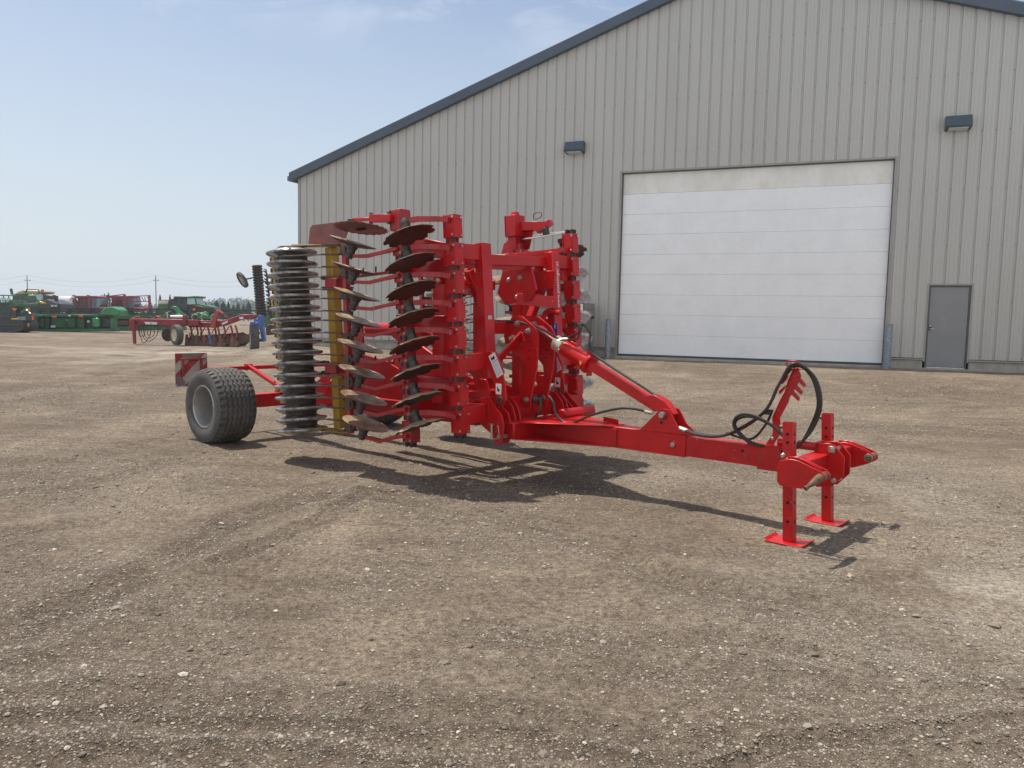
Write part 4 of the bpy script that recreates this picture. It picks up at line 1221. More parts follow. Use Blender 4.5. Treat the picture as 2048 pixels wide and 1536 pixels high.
# ---- the folded wings
def disc_mesh(R, depth, notches, nd, thick=.005, seed=0, mats=('discshade', 'disc')):
    rd = random.Random(seed)
    n = 72
    Rs = R * R / (2 * depth) + depth / 2
    rad = []
    wob = [rd.uniform(-.004, .004) for _ in range(9)]
    for i in range(n):
        t = 2 * math.pi * i / n
        r = R + wob[int(i / 8) % 9]
        if notches:
            ph_ = (t * notches / (2 * math.pi) + .13) % 1
            d_ = abs(ph_ - .5)
            r -= nd * max(0, 1 - (d_ / .20) ** 2) if d_ < .20 else 0
        rad.append(r)
    rings = [0.0, .045, .09, .14, .19, .22, 1.0]
    mb = MB()
    vs = []
    for side in (0, 1):
        for ri in rings:
            for i in range(n):
                t = 2 * math.pi * i / n
                r = rad[i] * (ri if ri == 1.0 else ri / .25 * min(1, 1)) if ri == 1.0 else min(ri * R / .25, rad[i] * .96)
                z = depth - (Rs - math.sqrt(max(0, Rs * Rs - r * r)))
                vs.append((r * math.cos(t), r * math.sin(t), z - (thick if side else 0)))
    fs = []; ks = []
    nrg = len(rings)
    for side in (0, 1):
        o_ = side * nrg * n
        for j in range(nrg - 1):
            for i in range(n):
                f = (o_ + j * n + i, o_ + j * n + (i + 1) % n, o_ + (j + 1) * n + (i + 1) % n, o_ + (j + 1) * n + i)
                fs.append(f if side == 0 else f[::-1])
                ks.append(1 if side == 0 else 0)
    for i in range(n):
        fs.append(((nrg - 1) * n + i, (nrg - 1) * n + (i + 1) % n, (2 * nrg - 1) * n + (i + 1) % n, (2 * nrg - 1) * n + i)); ks.append(1)
    me = bpy.data.meshes.new('disc')
    me.from_pydata(vs, [], fs)
    for m_ in mats: me.materials.append(M[m_])
    me.polygons.foreach_set('material_index', ks)
    me.polygons.foreach_set('use_smooth', [True] * len(fs))
    me.update(); me.set_sharp_from_angle(angle=R_(40))
    return me
dn = [disc_mesh(.250, .052, 9, .030, seed=i, mats=('discshade', 'disc')) for i in range(3)]      # notched, concave side down
dp_ = [disc_mesh(.238, .040, 0, .0, seed=10 + i, mats=('disc', 'discshade')) for i in range(3)]   # worn plain
def wrapped_mesh(seed):
    n, rings = 40, 9
    rd = np.random.default_rng(seed)
    vs = []; fs = []
    prof_ = [(0, .070), (.09, .075), (.17, .055), (.235, .03), (.265, .008), (.25, -.015), (.18, -.010), (.09, -.005), (0, .0)]
    for r, z in prof_:
        for i in range(n):
            t = 2 * math.pi * i / n
            k = .022 * (rd.random() - .5) * (1 if r > 0 else 0)
            vs.append(((r + k) * math.cos(t), (r + k) * math.sin(t), z + .024 * (rd.random() - .5)))
    for j in range(rings - 1):
        for i in range(n):
            fs.append((j * n + i, j * n + (i + 1) % n, (j + 1) * n + (i + 1) % n, (j + 1) * n + i))
    me = bpy.data.meshes.new('wrapped_disc'); me.from_pydata(vs, [], fs); me.materials.append(M['wrap'])
    me.polygons.foreach_set('use_smooth', [False] * len(fs)); me.update()
    return me
wr = [wrapped_mesh(i) for i in range(3)]
def place(me, name, parent, loc, normal, spin):
    o = bpy.data.objects.new(name, me); COL.objects.link(o); o.parent = parent
    qt = Vector(normal).normalized().to_track_quat('Z', 'X')
    o.rotation_mode = 'QUATERNION'
    from mathutils import Quaternion
    o.rotation_quaternion = qt @ Quaternion((0, 0, 1), spin)
    o.location = loc
    return o
def clampbox(mb, a, b_, c, hgt_, s_, k=0, w=.138, d=.10):
    ax_ = q(-.076, 0, 1).normalized()
    p0 = q(a, b_, c) - ax_ * hgt_ / 2; p1 = q(a, b_, c) + ax_ * hgt_ / 2
    mb.beam(p0, p1, d, w, up=(1, 0, 0), k=k)
    mb.beam(p0 + q(w / 2 - .010, 0, 0), p1 + q(w / 2 - .010, 0, 0), d + .020, .012, up=(1, 0, 0), k=k)
    mb.beam(p0 + q(-w / 2 + .008, 0, 0), p1 + q(-w / 2 + .008, 0, 0), d + .022, .006, up=(1, 0, 0), k=k)
def wing(s_):
    near = s_ > 0
    B = lambda b_: b_ * s_
    # front tool beam
    for row in (0, 1):
        if row == 0:
            bx = lambda c: -2.925 - .076 * (c - .54); bc = B(.90)
            boxes = [2.425 - .2545 * i - (.012 if i > 5 else 0) for i in range(8)]
            da = lambda c: -3.27 - .09 * (c - .59); discs = [2.37 - .2535 * i for i in range(8)]
            slope = (.40, -.10); hs = 1
            arms = [x + .065 for x in boxes]
        else:
            bx = lambda c: -3.61 - .09 * (c - .40); bc = B(.90)
            boxes = [2.29 - .261 * i for i in range(8)]
            da = lambda c: -4.06 - .115 * (c - .47); discs = [2.295 - .2585 * i for i in range(8)]
            slope = (-.25, .145); hs = -1
            arms = [x - .055 for x in boxes]
        h = MB()
        h.beam(q(bx(.44 if row else .50), bc, .36 if row else .50), q(bx(2.5), bc, 2.50 if row == 0 else 2.46), .062, .062, up=(1, 0, 0), k=0)
        if row == 1:
            if near:
                clampbox(h, bx(2.53), bc, 2.53, .20, s_, k=0, w=.15, d=.13)
                h.cyl(q(bx(2.6), bc, 2.585), q(bx(2.6), bc, 2.64), .055, 12, r2=.035, k=0)
            else:
                clampbox(h, -3.88, bc, 2.66, .24, s_, k=0, w=.17, d=.16)
                h.cyl(q(-3.88, bc, 2.78), q(-3.88, bc, 2.825), .060, 12, r2=.045, k=0)
                h.beam(q(-3.87, bc, 2.20), q(-3.88, bc, 2.54), .10, .12, up=(1, 0, 0), k=0)
                h.beam(q(-3.87, bc, 2.30), q(-3.87, bc, 2.34), .15, .17, up=(1, 0, 0), k=0)
        beamo = part(h, 'tool_beam', [M['redworn'] if (near and row) else M['red'], M['zinc']], bevel=.006)
        for i, c in enumerate(boxes):
            # arm
            h = MB()
            cd = discs[i]; ad = da(cd); bd = B(1.12)
            ca = arms[i]
            ah = cd + .108 * hs
            a0_ = bx(c) + .022
            fb = bc + B(.070)
            if row == 0:
                pts = [q(a0_, fb, ca - .014), q(bx(c) - .10, fb + B(.004), ca + .004), q(ad + .12, B(1.10), ah + .012), q(ad + .04, B(1.12), ah + .006)]
            else:
                pts = [q(a0_, fb, ca + .020), q(bx(c) - .12, fb + B(.004), ca - .004), q(ad + .20, B(1.09), ca - .052), q(ad + .12, B(1.11), ah - .006), q(ad + .03, B(1.12), ah)]
            for p_, q2_ in zip(pts[:-1], pts[1:]):
                dd_ = (q2_ - p_).normalized() * .006
                h.beam(p_ - dd_, q2_ + dd_, .044 if row == 0 else .040, .046 if row == 0 else .034, k=0)
            arm = part(h, 'disc_arm', [M['redworn']], bevel=0)
            # clamp
            h = MB()
            clampbox(h, bx(c), bc, c, .205, s_, k=0)
            for sc_ in (-.078, .078):
                h.bolt(q(bx(c) + .059, bc + .061, c + sc_), AX, .009, .012, k=1)
                h.bolt(q(bx(c) + .067, bc - .03, c + sc_), q(1, 0, 0), .008, .020, k=1)
            for sc_ in (-.05, 0, .05):
                h.cyl(q(bx(c) + .059, bc + .0600, c + sc_ + .012), q(bx(c) + .059, bc + .0612, c + sc_ + .012), .005, 8, k=2)
            for sa in (-1, 1):
                for sb in (-1, 1):
                    h.cyl(q(bx(c) + .034 * sa, bc + .024 * sb, c - .100), q(bx(c) + .034 * sa, bc + .024 * sb, c - .150), .019, 8, k=3)
                    if row == 0 and i == 0 and not near: h.cyl(q(bx(c) + .034 * sa, bc + .024 * sb, c + .10), q(bx(c) + .034 * sa, bc + .024 * sb, c + .15), .019, 8, k=3)
            part(h, 'arm_clamp', [M['redworn'] if (row and near) else M['red'], M['zinc'], M['hole'], M['black']], arm, bevel=.004)
            # hub and disc
            nrm = Vector((-slope[0], 0, 0)) + Vector((0, slope[1] * s_, 0)) + Vector((0, 0, 1))
            nrm.normalize()
            if not near: nrm = Vector((-slope[0], .12 if row == 0 else -.14, 1)).normalized()
            nrm = (nrm + Vector((random.uniform(-.022, .022), random.uniform(-.022, .022), 0))).normalized()
            hn = nrm * hs
            cc_ = q(ad + (0 if near else .05), bd if near else B(1.22), cd)
            h = MB()
            h.lathe([(0, .142), (.028, .142), (.032, .138), (.032, .128), (.043, .126), (.045, .122), (.045, .096), (.040, .093), (.040, .087), (.044, .084), (.044, .046), (.050, .042), (.050, .030), (.060, .027), (.060, .012), (0, .010)], cc_ - hn * .004, hn, 20)
            for jn in range(5):
                t = jn * 1.2566
                e1 = hn.orthogonal().normalized(); e2 = hn.cross(e1)
                p_ = cc_ + (e1 * math.cos(t) + e2 * math.sin(t)) * .052
                h.cyl(p_ + hn * .02, p_ + hn * .046, .006, 6)
            part(h, 'hub', M['steel'], arm, bevel=0)
            if near or i == 0 or row == 1:
                me_ = (dn if row == 0 else dp_)[i % 3]
                place(me_, 'disc', arm, cc_ - hn * .028, hn, random.uniform(0, 6.28))
            else:
                place(wr[i % 3], 'wrapped_disc', arm, cc_ - hn * .03, hn, random.uniform(0, 6.28))
    # rear deflector: plate and serrated disc on an arm at the top
    ztop = 2.44
    e_p = Vector((0, -1 * s_, .40)).normalized()
    e_a = Vector((1, 0, .04)).normalized()
    e_b = Vector((0, -1 * s_, .13 if near else .25)).normalized()
    nrm = e_a.cross(e_b).normalized()
    if nrm.z < 0: nrm = -nrm
    cen = q(-4.24, B(1.04), 2.455) if near else q(-3.50, -1.02, 2.54)
    h = MB()
    if near:
        h.prism([q(a, B(1.0) + (c - 2.30) * .15, c) for a, c in ((-5.20, 2.36), (-5.12, 2.335), (-4.62, 2.315), (-4.56, 2.34), (-4.44, 2.50), (-4.20, 2.52), (-4.30, 2.56), (-5.08, 2.555), (-5.13, 2.53))], q(0, -.006, 0), k=0)
    else:
        h.prism([q(a, -.98, c) for a, c in ((-4.16, 2.36), (-3.72, 2.40), (-3.66, 2.62), (-3.84, 2.62), (-4.12, 2.48))], q(0, -.006, 0), k=0)
    defl = part(h, 'deflector_plate', [M['serr'] if near else M['red']], bevel=.002)
    n = 44; vs = []
    h = MB()
    ringp = []
    for i in range(n * 2):
        t = math.pi * i / n
        r = .265 + (.012 if i % 4 < 2 else -.012)
        ringp.append(cen + (e_a * math.cos(t) + e_b * math.sin(t)) * r + nrm * .010)
    h.prism(ringp, nrm * .006, k=0)
    h.beam(cen - e_a * .06 + nrm * .003, cen + e_a * .06 + nrm * .003, .035, .01, up=nrm, k=1)
    part(h, 'serrated_disc', [M['serr'] if near else M['boardg'], M['hole']], defl, bevel=0)
    h = MB()
    if near:
        h.cyl(cen + nrm * .015 + e_a * (-.16), cen + nrm * .12 + e_a * (-.16), .045, 16, k=1)
        h.beam(q(-4.42, B(1.02), 2.565), q(-4.10, B(1.0), 2.555), .05, .03, k=0)
        h.beam(q(-4.12, B(1.0), 2.56), q(-3.82, B(.98), 2.545), .075, .075, k=0)
        h.cyl(q(-4.13, B(1.0), 2.49), q(-4.13, B(1.0), 2.62), .018, 10, k=1)
        h.cyl(q(-3.86, B(1.0), 2.49), q(-3.86, B(1.0), 2.61), .018, 10, k=1)
    else:
        h.cyl(cen + nrm * .01, cen + nrm * .10, .04, 16, k=1)
        h.beam(q(-3.80, B(.95), 2.66), q(-3.50, B(1.02), 2.65), .09, .10, k=0)
        h.beam(q(-3.62, B(1.0), 2.60), q(-3.45, B(1.04), 2.70), .10, .06, k=0)
        h.tube([q(-3.68, B(1.0), 2.74), q(-3.68, B(1.0), 2.80), q(-3.58, B(1.0), 2.81), q(-3.57, B(1.0), 2.76), q(-3.66, B(1.0), 2.735)], .006, 6, k=1)
    part(h, 'deflector_arm', [M['red'], M['steel']], defl, bevel=.003)
    # leveller bar with spring tines
    lb = lambda c: -4.455 - .05 * (c - .4)
    h = MB()
    h.beam(q(lb(.36), B(1.0), .36), q(lb(2.36), B(1.0), 2.36), .055, .062, up=(1, 0, 0))
    lvl = part(h, 'tine_bar', M['redworn'])
    for i in range(9):
        c = 2.27 - .2285 * i
        h = MB()
        h.beam(q(lb(c), B(1.0), c - .055), q(lb(c), B(1.0), c + .055), .085, .10, up=(1, 0, 0))
        for dc in (-.05, .05):
            h.beam(q(lb(c) - .03, B(1.055), c + dc), q(lb(c) - .24, B(1.12), c + dc + .004), .030, .018, k=0)
        h.tube([q(lb(c) + .045, B(1.03), c + .05), q(lb(c) + .085, B(1.03), c + .02), q(lb(c) + .085, B(1.03), c - .02), q(lb(c) + .045, B(1.03), c - .05)], .012, 6)
        part(h, 'tine_holder', M['earth'], lvl, bevel=.002)
        for dc in (-.05, .05):
            h = MB()
            ln = random.uniform(-.03, .03)
            h.cyl(q(lb(c) - .20, B(1.09), c + dc + .004), q(lb(c) - .60 + ln, B(1.36), c + dc - .016), .0075, 8, k=0)
            h.cyl(q(lb(c) - .60 + ln, B(1.36), c + dc - .016), q(lb(c) - .64 + ln, B(1.385), c + dc - .026), .0075, 8, r2=.002, k=0)
            part(h, 'tine', M['tine'], bevel=0)
    for c in (1.93, 1.03):
        h = MB()
        h.beam(q(-4.75, B(.98), c + .05), q(-4.46, B(.98), c + .05), .05, .02, k=0); h.beam(q(-4.75, B(.98), c - .05), q(-4.46, B(.98), c - .05), .05, .02, k=0)
        h.beam(q(-4.84, B(.99), c), q(-4.64, B(.99), c), .12, .10, k=0)
        for dc in (.055, -.055):
            h.cyl(q(-4.90, B(1.03), c + dc), q(-4.80, B(1.03), c + dc), .022, 8, k=1); h.cyl(q(-4.93, B(1.03), c + dc), q(-4.90, B(1.03), c + dc), .014, 6, k=1)
        h.beam(q(-4.50, B(.96), c + .06), q(-3.85, B(.94), c + .10), .045, .025, k=0)
        h.cyl(q(-4.1, B(.96), c + .10), q(-4.1, B(.96), c + .16), .010, 8, k=1); h.cyl(q(-4.3, B(.96), c + .09), q(-4.3, B(.96), c + .15), .010, 8, k=1)
        part(h, 'adjusting_bracket', [M['redworn'], M['steel']], lvl)
    # yellow roller frame beam
    h = MB()
    h.beam(q(-4.72, B(.93), .38), q(-4.88, B(.93), 2.31), .10, .115, up=(1, 0, 0))
    h.beam(q(-5.10, B(1.10), .345), q(-4.62, B(.93), .345), .09, .012)
    h.beam(q(-5.28, B(1.12), 2.335), q(-4.78, B(.95), 2.325), .13, .02)
    part(h, 'roller_frame', M['yellow'])
    # roller
    ra = lambda c: -5.11 - .10 * (c - .33)
    b_r = B(1.15)
    h = MB()
    axr = (q(ra(2.32), b_r, 2.32) - q(ra(.33), b_r, .33)).normalized()
    h.cyl(q(ra(.31), b_r, .31), q(ra(2.30), b_r, 2.30), .163, 32)
    drum = part(h, 'roller_drum', M['drum'], bevel=0)
    hr = MB()
    hr.lathe([(.160, -.050), (.195, -.032), (.232, -.022), (.254, -.019), (.267, -.010), (.271, .004), (.263, .013), (.238, .018), (.20, .026), (.160, .044)], (0, 0, 0), (0, 0, 1), 56)
    hr_o = hr.build('ring', M['ring'], drum)
    for i in range(17):
        c = 2.255 - .1195 * i
        o = hr_o if i == 0 else hr_o.copy()
        if i: COL.objects.link(o)
        o.parent = drum
        o.location = q(ra(c), b_r, c)
        tilt = axr + Vector((random.uniform(-.02, .02), random.uniform(-.02, .02), 0))
        o.rotation_euler = tilt.to_track_quat('Z', 'X').to_euler()
    h = MB()
    h.beam(q(ra(.4) - .34, B(1.02), .40), q(ra(2.2) - .34, B(1.02), 2.22), .05, .05, up=(1, 0, 0))
    sb = part(h, 'scraper_bar', M['redworn'])
    for i in range(16):
        c = 2.195 - .1195 * i
        h = MB()
        am = ra(c)
        h.beam(q(am - .34, B(1.05), c), q(am - .345, B(1.21), c), .010, .05, up=(0, 0, 1), k=0)
        h.beam(q(am - .315, B(1.20), c), q(am - .165, B(1.205), c), .012, .072, up=(0, 0, 1), k=0)
        h.cyl(q(am - .245, B(1.211), c), q(am - .245, B(1.213), c), .010, 10, k=1)
        if i % 4 == 1: h.bolt(q(am - .36, B(1.12), c), q(-1, 0, 0), .012, .04, k=1)
        part(h, 'scraper', [M['scraper'], M['hole']], sb, bevel=.001)
    # side frame posts and ties between tool beams and tower
    h = MB()
    bb = B(.535)
    lean = -.083
    def pa(c): return -2.855 + lean * (c - .9)
    h.beam(q(pa(1.04) - .06, bb, 1.04), q(pa(2.30) - .06, bb, 2.30), .13, .10, up=(1, 0, 0), k=0)
    h.beam(q(pa(2.21) - .07, bb, 2.21), q(bx0(2.21), B(.86), 2.21), .08, .14, k=0)
    h.beam(q(pa(1.20) - .07, bb, 1.19), q(bx0(1.20), B(.86), 1.17), .08, .155, k=0)
    h.beam(q(pa(1.0) - .13, bb, 1.05), q(pa(1.0) - .02, bb, 1.05), .12, .05, k=0)
    if near:
        o1_ = q(pa(1.62) - .0085, bb - .03, 1.62)
        h.prism([o1_, o1_ + q(0, .055, 0), o1_ + q(-.004, .055, -.115), o1_ + q(-.004, .01, -.115), o1_ + q(-.003, 0, -.09)][::-1], q(.003, 0, 0), k=1)
    post = part(h, 'wing_post', [M['red'], M['print']], bevel=.006)
    if not near:
        # web address reading upwards on the front face of the far post
        c_a = 1.72
        yv = Vector((0, 1, 0))
        xv = Vector((lean, 0, 1)).normalized()
        zv = Vector((1, 0, 0))
        x0 = q(pa(c_a) - .0085, bb - .042, c_a)
        tx = text_obj('www.poettinger.at', .064, (x0.x, x0.y, x0.z), M['white'], post, xv, Vector((0, 1, 0)) * -1 if xv.cross(Vector((0, -1, 0))).x > 0 else Vector((0, 1, 0)))
        h = MB()
        c1 = q(pa(1.80) - .09, bb + .066, 1.80)
        h.prism([c1, c1 + q(.065, 0, 0), c1 + q(.06, 0, -.095), c1 + q(-.005, 0, -.095)], q(0, .002, 0), k=0)
        h.prism([c1 + q(a, .0025, c) for a, c in ((.02, -.015), (.045, -.02), (.038, -.05), (.05, -.075), (.03, -.07), (.03, -.04))], q(0, .0012, 0), k=1)
        part(h, 'warning_label', [M['white'], M['ink']], post, bevel=0)
    # wing struts behind the posts
    h = MB()
    h.beam(q(-3.05, B(.80), 2.08), q(-3.72, B(.80), 2.08), .10, .12); h.beam(q(-3.0, B(.80), .95), q(-3.62, B(.80), .95), .10, .12)
    h.beam(q(-3.05, B(.80), 1.55), q(-3.68, B(.80), 1.55), .10, .12)
    h.beam(q(-3.15, B(.60), 2.05), q(-3.15, B(.34), 1.60), .08, .08); h.beam(q(-3.45, B(.66), .75), q(-3.45, B(.66), 2.0), .10, .16, up=(1, 0, 0))
    h.beam(q(-3.70, B(.85), 2.30), q(-3.15, B(.85), 2.20), .03, .16)
    part(h, 'wing_frame', M['red'], bevel=.006)
    # folding pivot with its bolt heads seen between the beams
    for c in (1.93, .93):
        h = MB()
        h.cyl(q(-3.16, B(.94), c), q(-3.16, B(.99), c), .036, 14, k=0); h.cyl(q(-3.16, B(.99), c), q(-3.16, B(1.0), c), .026, 14, k=1)
        h.cyl(q(-3.16, B(.5), c), q(-3.16, B(.94), c), .03, 12, k=0)
        part(h, 'wing_pivot', [M['red'], M['zinc']])
def bx0(c): return -2.925 - .076 * (c - .54) - .02
wing(1); wing(-1)
# cross ties between the wing tops
h = MB()
h.beam(q(-3.26, .60, 2.16), q(-3.14, -.52, 2.20), .16, .10, k=0)
h.beam(q(-3.24, .60, 2.10), q(-3.12, -.50, 2.13), .02, .06, k=0)
h.beam(q(-3.20, -.10, 2.24), q(-3.06, -.86, 2.36), .035, .045, k=0)
h.bolt(q(-3.10, -.30, 2.12), AX, .018, .02, k=1)
part(h, 'cross_tie', [M['red'], M['zinc']], bevel=.004)
h = MB()
h.prism([q(a, -.25, c) for a, c in ((-3.45, 2.10), (-3.05, 2.12), (-2.98, 1.90), (-3.06, 1.78), (-3.40, 1.74), (-3.52, 1.86))], q(0, .03, 0), k=0)
h.prism([q(a, -.46, c) for a, c in ((-3.25, 2.10), (-2.90, 2.10), (-2.92, 1.92), (-3.22, 1.88))], q(0, .03, 0), k=0)
h.beam(q(-3.22, -.20, 1.80), q(-2.86, -.42, 1.77), .04, .12, k=0)
for a, c in ((-3.36, 2.0), (-3.20, 2.02), (-3.24, 1.82)):
    h.bolt(q(a, -.22, c), AX, .020, .02, k=1)
part(h, 'fold_linkage', [M['red'], M['zinc']])
h = MB()
h.tube([q(-3.02, -.40, 1.42), q(-3.02, -.40, 1.60), q(-2.96, -.40, 1.68), q(-2.80, -.40, 1.66)], .028, 8, k=0)
h.beam(q(-3.05, -.40, 1.38), q(-2.75, -.40, 1.36), .05, .09, k=0)
h.prism([q(-3.0, -.36, 1.50), q(-2.80, -.36, 1.56), q(-2.80, -.36, 1.43), q(-3.0, -.36, 1.42)], q(0, .004, 0), k=1)
for i in range(4):
    h.beam(q(-2.98 + i * .05, -.354, 1.455 + i * .015), q(-2.975 + i * .05, -.354, 1.495 + i * .015), .002, .012, up=(1, 0, 0), k=2)
for a in (-3.0, -2.90): h.bolt(q(a, -.37, 1.37), AX, .016, .016, k=3)
part(h, 'document_box', [M['red'], M['blueprint'], M['white'], M['zinc']])

# ================================================================= BACKGROUND MACHINES
def gz(x, y): return float(ground_h(np.array([x]), np.array([y]))[0])
class BG:
    """a machine standing about Y metres away; its outline is measured on the photograph and rebuilt at real size with depth"""
    def __init__(s, name, Y, label, cat, group=None, px=None):
        s.Y = Y
        o = W(px if px else 100, 664, Y)
        s.o = Vector((o.x, Y, 0.0))
        s.root = empty(name, s.o)
        tag(s.root, label, cat, group)
    def p(s, px, py, dy=0.0):
        w = W(px, py, s.Y)
        return Vector((w.x - s.o.x, dy, w.z))
    def slab(s, mb, pts, d0, d1, k=None):
        """extrude an outline given in photograph pixels from depth d0 to d1"""
        P = [s.p(x, y, d0) for x, y in pts]
        mb.prism(P, (0, d1 - d0, 0), k)
    def bx(s, mb, x0, y0, x1, y1, d0, d1, k=None):
        s.slab(mb, [(x0, y1), (x1, y1), (x1, y0), (x0, y0)], d0, d1, k)
    def bar(s, mb, a, b_, w=.08, d=0.0, d2=None, k=None):
        mb.beam(s.p(*a, d), s.p(*b_, d if d2 is None else d2), w, w, up=(0, 1, 0.01), k=k)
    def wheel(s, mb, px, py, rpx, d0, wd, k=0):
        c = s.p(px, py, d0); r = rpx * s.Y / FPX
        mb.lathe([(0, 0), (r * .5, 0), (r * .55, .02), (r * .9, .0), (r, .06), (r, wd - .06), (r * .9, wd), (0, wd)], c, (0, 1, 0), 28, k)
    def add(s, mb, name, mats, parent=None, **k):
        return mb.build(name, mats, parent or s.root, **k)

# ---- headers along the far edge of the yard
g = BG('black_grain_header', 50, 'black low grain header at the far left edge of the yard', 'header', px=20)
h = MB(); g.slab(h, [(-70, 664), (-70, 634), (30, 633), (38, 638), (44, 640), (49, 652), (44, 662), (22, 666)], 0, 1.6); g.bx(h, -70, 664, 20, 668, .4, 1.2)
g.add(h, 'body', M['bblack'], bevel=.02)
h = MB(); g.bar(h, (-70, 634), (34, 633), .10, -.02); g.bar(h, (-70, 650), (40, 650), .06, -.03); g.bar(h, (-70, 656), (26, 656), .05, -.03); h.each('rail', M['charcoal'], g.root)
h = MB()
for i in range(9):
    g.bar(h, (-66 + i * 10.5, 632), (-76 + i * 10.5, 616), .06, .6)
g.bar(h, (-75, 617), (24, 617), .08, .6); g.bar(h, (-75, 624), (36, 628), .08, .8)
g.add(h, 'reel', M['bblack'])
h = MB(); g.bx(h, 23, 636, 37, 639, -.03, 0.01, 0); g.bx(h, 49.5, 646, 52, 653, .3, .34, 0); h.each('decal', M['yelsticker'], g.root)
h = MB(); g.slab(h, [(18, 616), (30, 616), (27, 621), (24, 622)], .2, .23); g.add(h, 'slow_triangle', M['orange'])
h = MB(); g.slab(h, [(40, 637), (44, 631), (52, 626), (57, 632), (58, 640), (46, 642)], .5, .9); g.bx(h, 54, 630, 60, 641, .45, .5); g.add(h, 'end_drive', M['charcoal'])
h = MB(); g.bx(h, 56, 631, 59.5, 640, .40, .44); g.add(h, 'reflector', M['orange'])

g = BG('green_grain_header', 54, 'long green grain header with back panels and orange reflectors at far left', 'header', px=150)
h = MB()
g.slab(h, [(60, 664), (60, 632), (64, 628), (71, 629), (72, 664)], -.4, 1.6, 0)
g.bx(h, 60, 628.5, 222, 633.5, -.1, .3, 0); g.bx(h, 72, 633, 222, 661, .35, .50, 1); g.slab(h, [(72, 664), (72, 659), (226, 657), (228, 663)], -.3, .9, 0)
g.add(h, 'frame', [M['green'], M['greendk']], bevel=.015)
h = MB()
for x0, x1 in ((74, 84), (98, 124), (128, 146), (152, 163)): g.bx(h, x0, 636, x1, 655, .25, .349)
for x in (71, 90, 127, 164, 182): g.bx(h, x, 633, x + 2.2, 660, .12, .36)
h.each('back_panel', M['green'], g.root, bevel=.01)
h = MB(); g.slab(h, [(189, 636), (200, 636), (203, 640), (203, 652), (199, 655), (189, 653)], -.3, .2, 0); g.slab(h, [(224, 634), (229, 634), (229, 660), (224, 660)], -.2, .4, 0); g.add(h, 'gearbox_cover', M['greenlt'], bevel=.03)
h = MB(); g.bx(h, 204, 636, 223, 654, .0, .34); g.bx(h, 92, 636, 97, 656, .1, .34); g.bx(h, 71, 650, 76, 656, .2, .34); h.each('drive_box', M['bblack'], g.root)
for x0, y0 in ((106.5, 631.5), (160, 630.5)):
    h = MB(); g.bx(h, x0, y0, x0 + 8.5, y0 + 3.6, -.14, -.11); g.add(h, 'reflector', M['orange'])
h = MB(); g.bx(h, 98, 651, 107, 655, .2, .24); g.bx(h, 139, 630, 143, 633, -.14, -.11); g.bx(h, 128, 639, 131, 642, .2, .24); g.bx(h, 171, 641, 176, 645, .2, .24); h.each('decal', M['white'], g.root)
h = MB()
g.bar(h, (37, 617), (337, 618.5), .10, 1.0); g.bar(h, (55, 622), (260, 622.5), .06, 1.2); g.bar(h, (60, 627), (330, 627), .08, 1.0)
for i in range(11):
    g.bar(h, (66 + i * 24, 627), (73 + i * 24, 618), .05, 1.0); g.bar(h, (84 + i * 24, 628), (78 + i * 24, 619), .05, 1.1)
for x in (60, 120, 162, 193, 250, 300): g.bx(h, x, 616, x + 3.5, 630, .9, 1.1)
g.add(h, 'reel', M['bblack'])
h = MB(); g.slab(h, [(47, 615), (57, 615), (56, 621), (53, 622)], .2, .23); g.add(h, 'slow_triangle', M['orange'])
h = MB(); h.tube([g.p(38, 625, .3), g.p(46, 620, .3), g.p(54, 624, .2), g.p(66, 631, .0), g.p(88, 631, -.1)], .06, 8); g.add(h, 'lift_arm', M['greenlt'])

h = MB(); g.slab(h, [(206, 629), (214, 619), (222, 614), (235, 613.5), (246, 620), (249, 628), (244, 631)], -.6, .7); g.add(h, 'hood', M['greenlt'], bevel=.05)

g = BG('green_corn_header', 60, 'green header with brown lower panel parked behind the red plough front', 'header', px=260)
h = MB()
g.bx(h, 218, 628, 365, 638, 0, .6, 0); g.bx(h, 230, 638, 365, 653, .3, .5, 1); g.bx(h, 228, 653, 365, 661, -.2, .8, 0)
g.add(h, 'frame', [M['green'], M['greendk']], bevel=.015)
h = MB(); g.bx(h, 227, 641, 254, 650, .1, .29); g.add(h, 'lower_panel', M['brown'])
h = MB(); g.slab(h, [(258, 628), (263, 624), (272, 624), (280, 628)], .0, .6); g.slab(h, [(283, 628), (292, 626), (300, 628)], .0, .4); h.each('cover', M['green'], g.root, bevel=.03)
h = MB(); g.bx(h, 314, 630, 322, 634, -.05, -.01); g.bx(h, 316, 635, 319, 637, -.05, -.01); g.add(h, 'reflector', M['orange'])

# ---- machines further back
g = BG('green_boom_sprayer', 72, 'green folded boom sprayer standing behind the black header', 'sprayer', px=30)
h = MB()
g.bar(h, (-60, 590), (70, 591.5), .10, 0); g.bar(h, (-60, 600), (76, 610), .10, 0); g.bar(h, (20, 611), (74, 611), .12, 0); g.bar(h, (64, 592), (78, 606), .14, .1)
for i in range(12):
    g.bar(h, (-54 + i * 10, 591), (-46 + i * 10, 606), .05, 0.02); g.bar(h, (-46 + i * 10, 606), (-42 + i * 10, 591), .05, -.02)
g.bar(h, (14, 588), (70, 588), .08, .6); g.bar(h, (50, 594), (70, 597), .3, .1)
g.add(h, 'boom', M['green'])
h = MB(); g.slab(h, [(-50, 662), (-50, 602), (14, 600), (24, 612), (24, 662)], .6, 3.0); g.bx(h, 24, 606, 64, 662, 1.0, 3.0); g.add(h, 'body', M['greendk'], bevel=.03)
h = MB(); g.slab(h, [(2, 594.5), (8, 595), (20, 599), (20, 602), (4, 600)], -.1, .5); g.bx(h, 58, 589, 70, 592, -.1, .3); h.each('light_cover', M['glasslt'], g.root, bevel=.02)
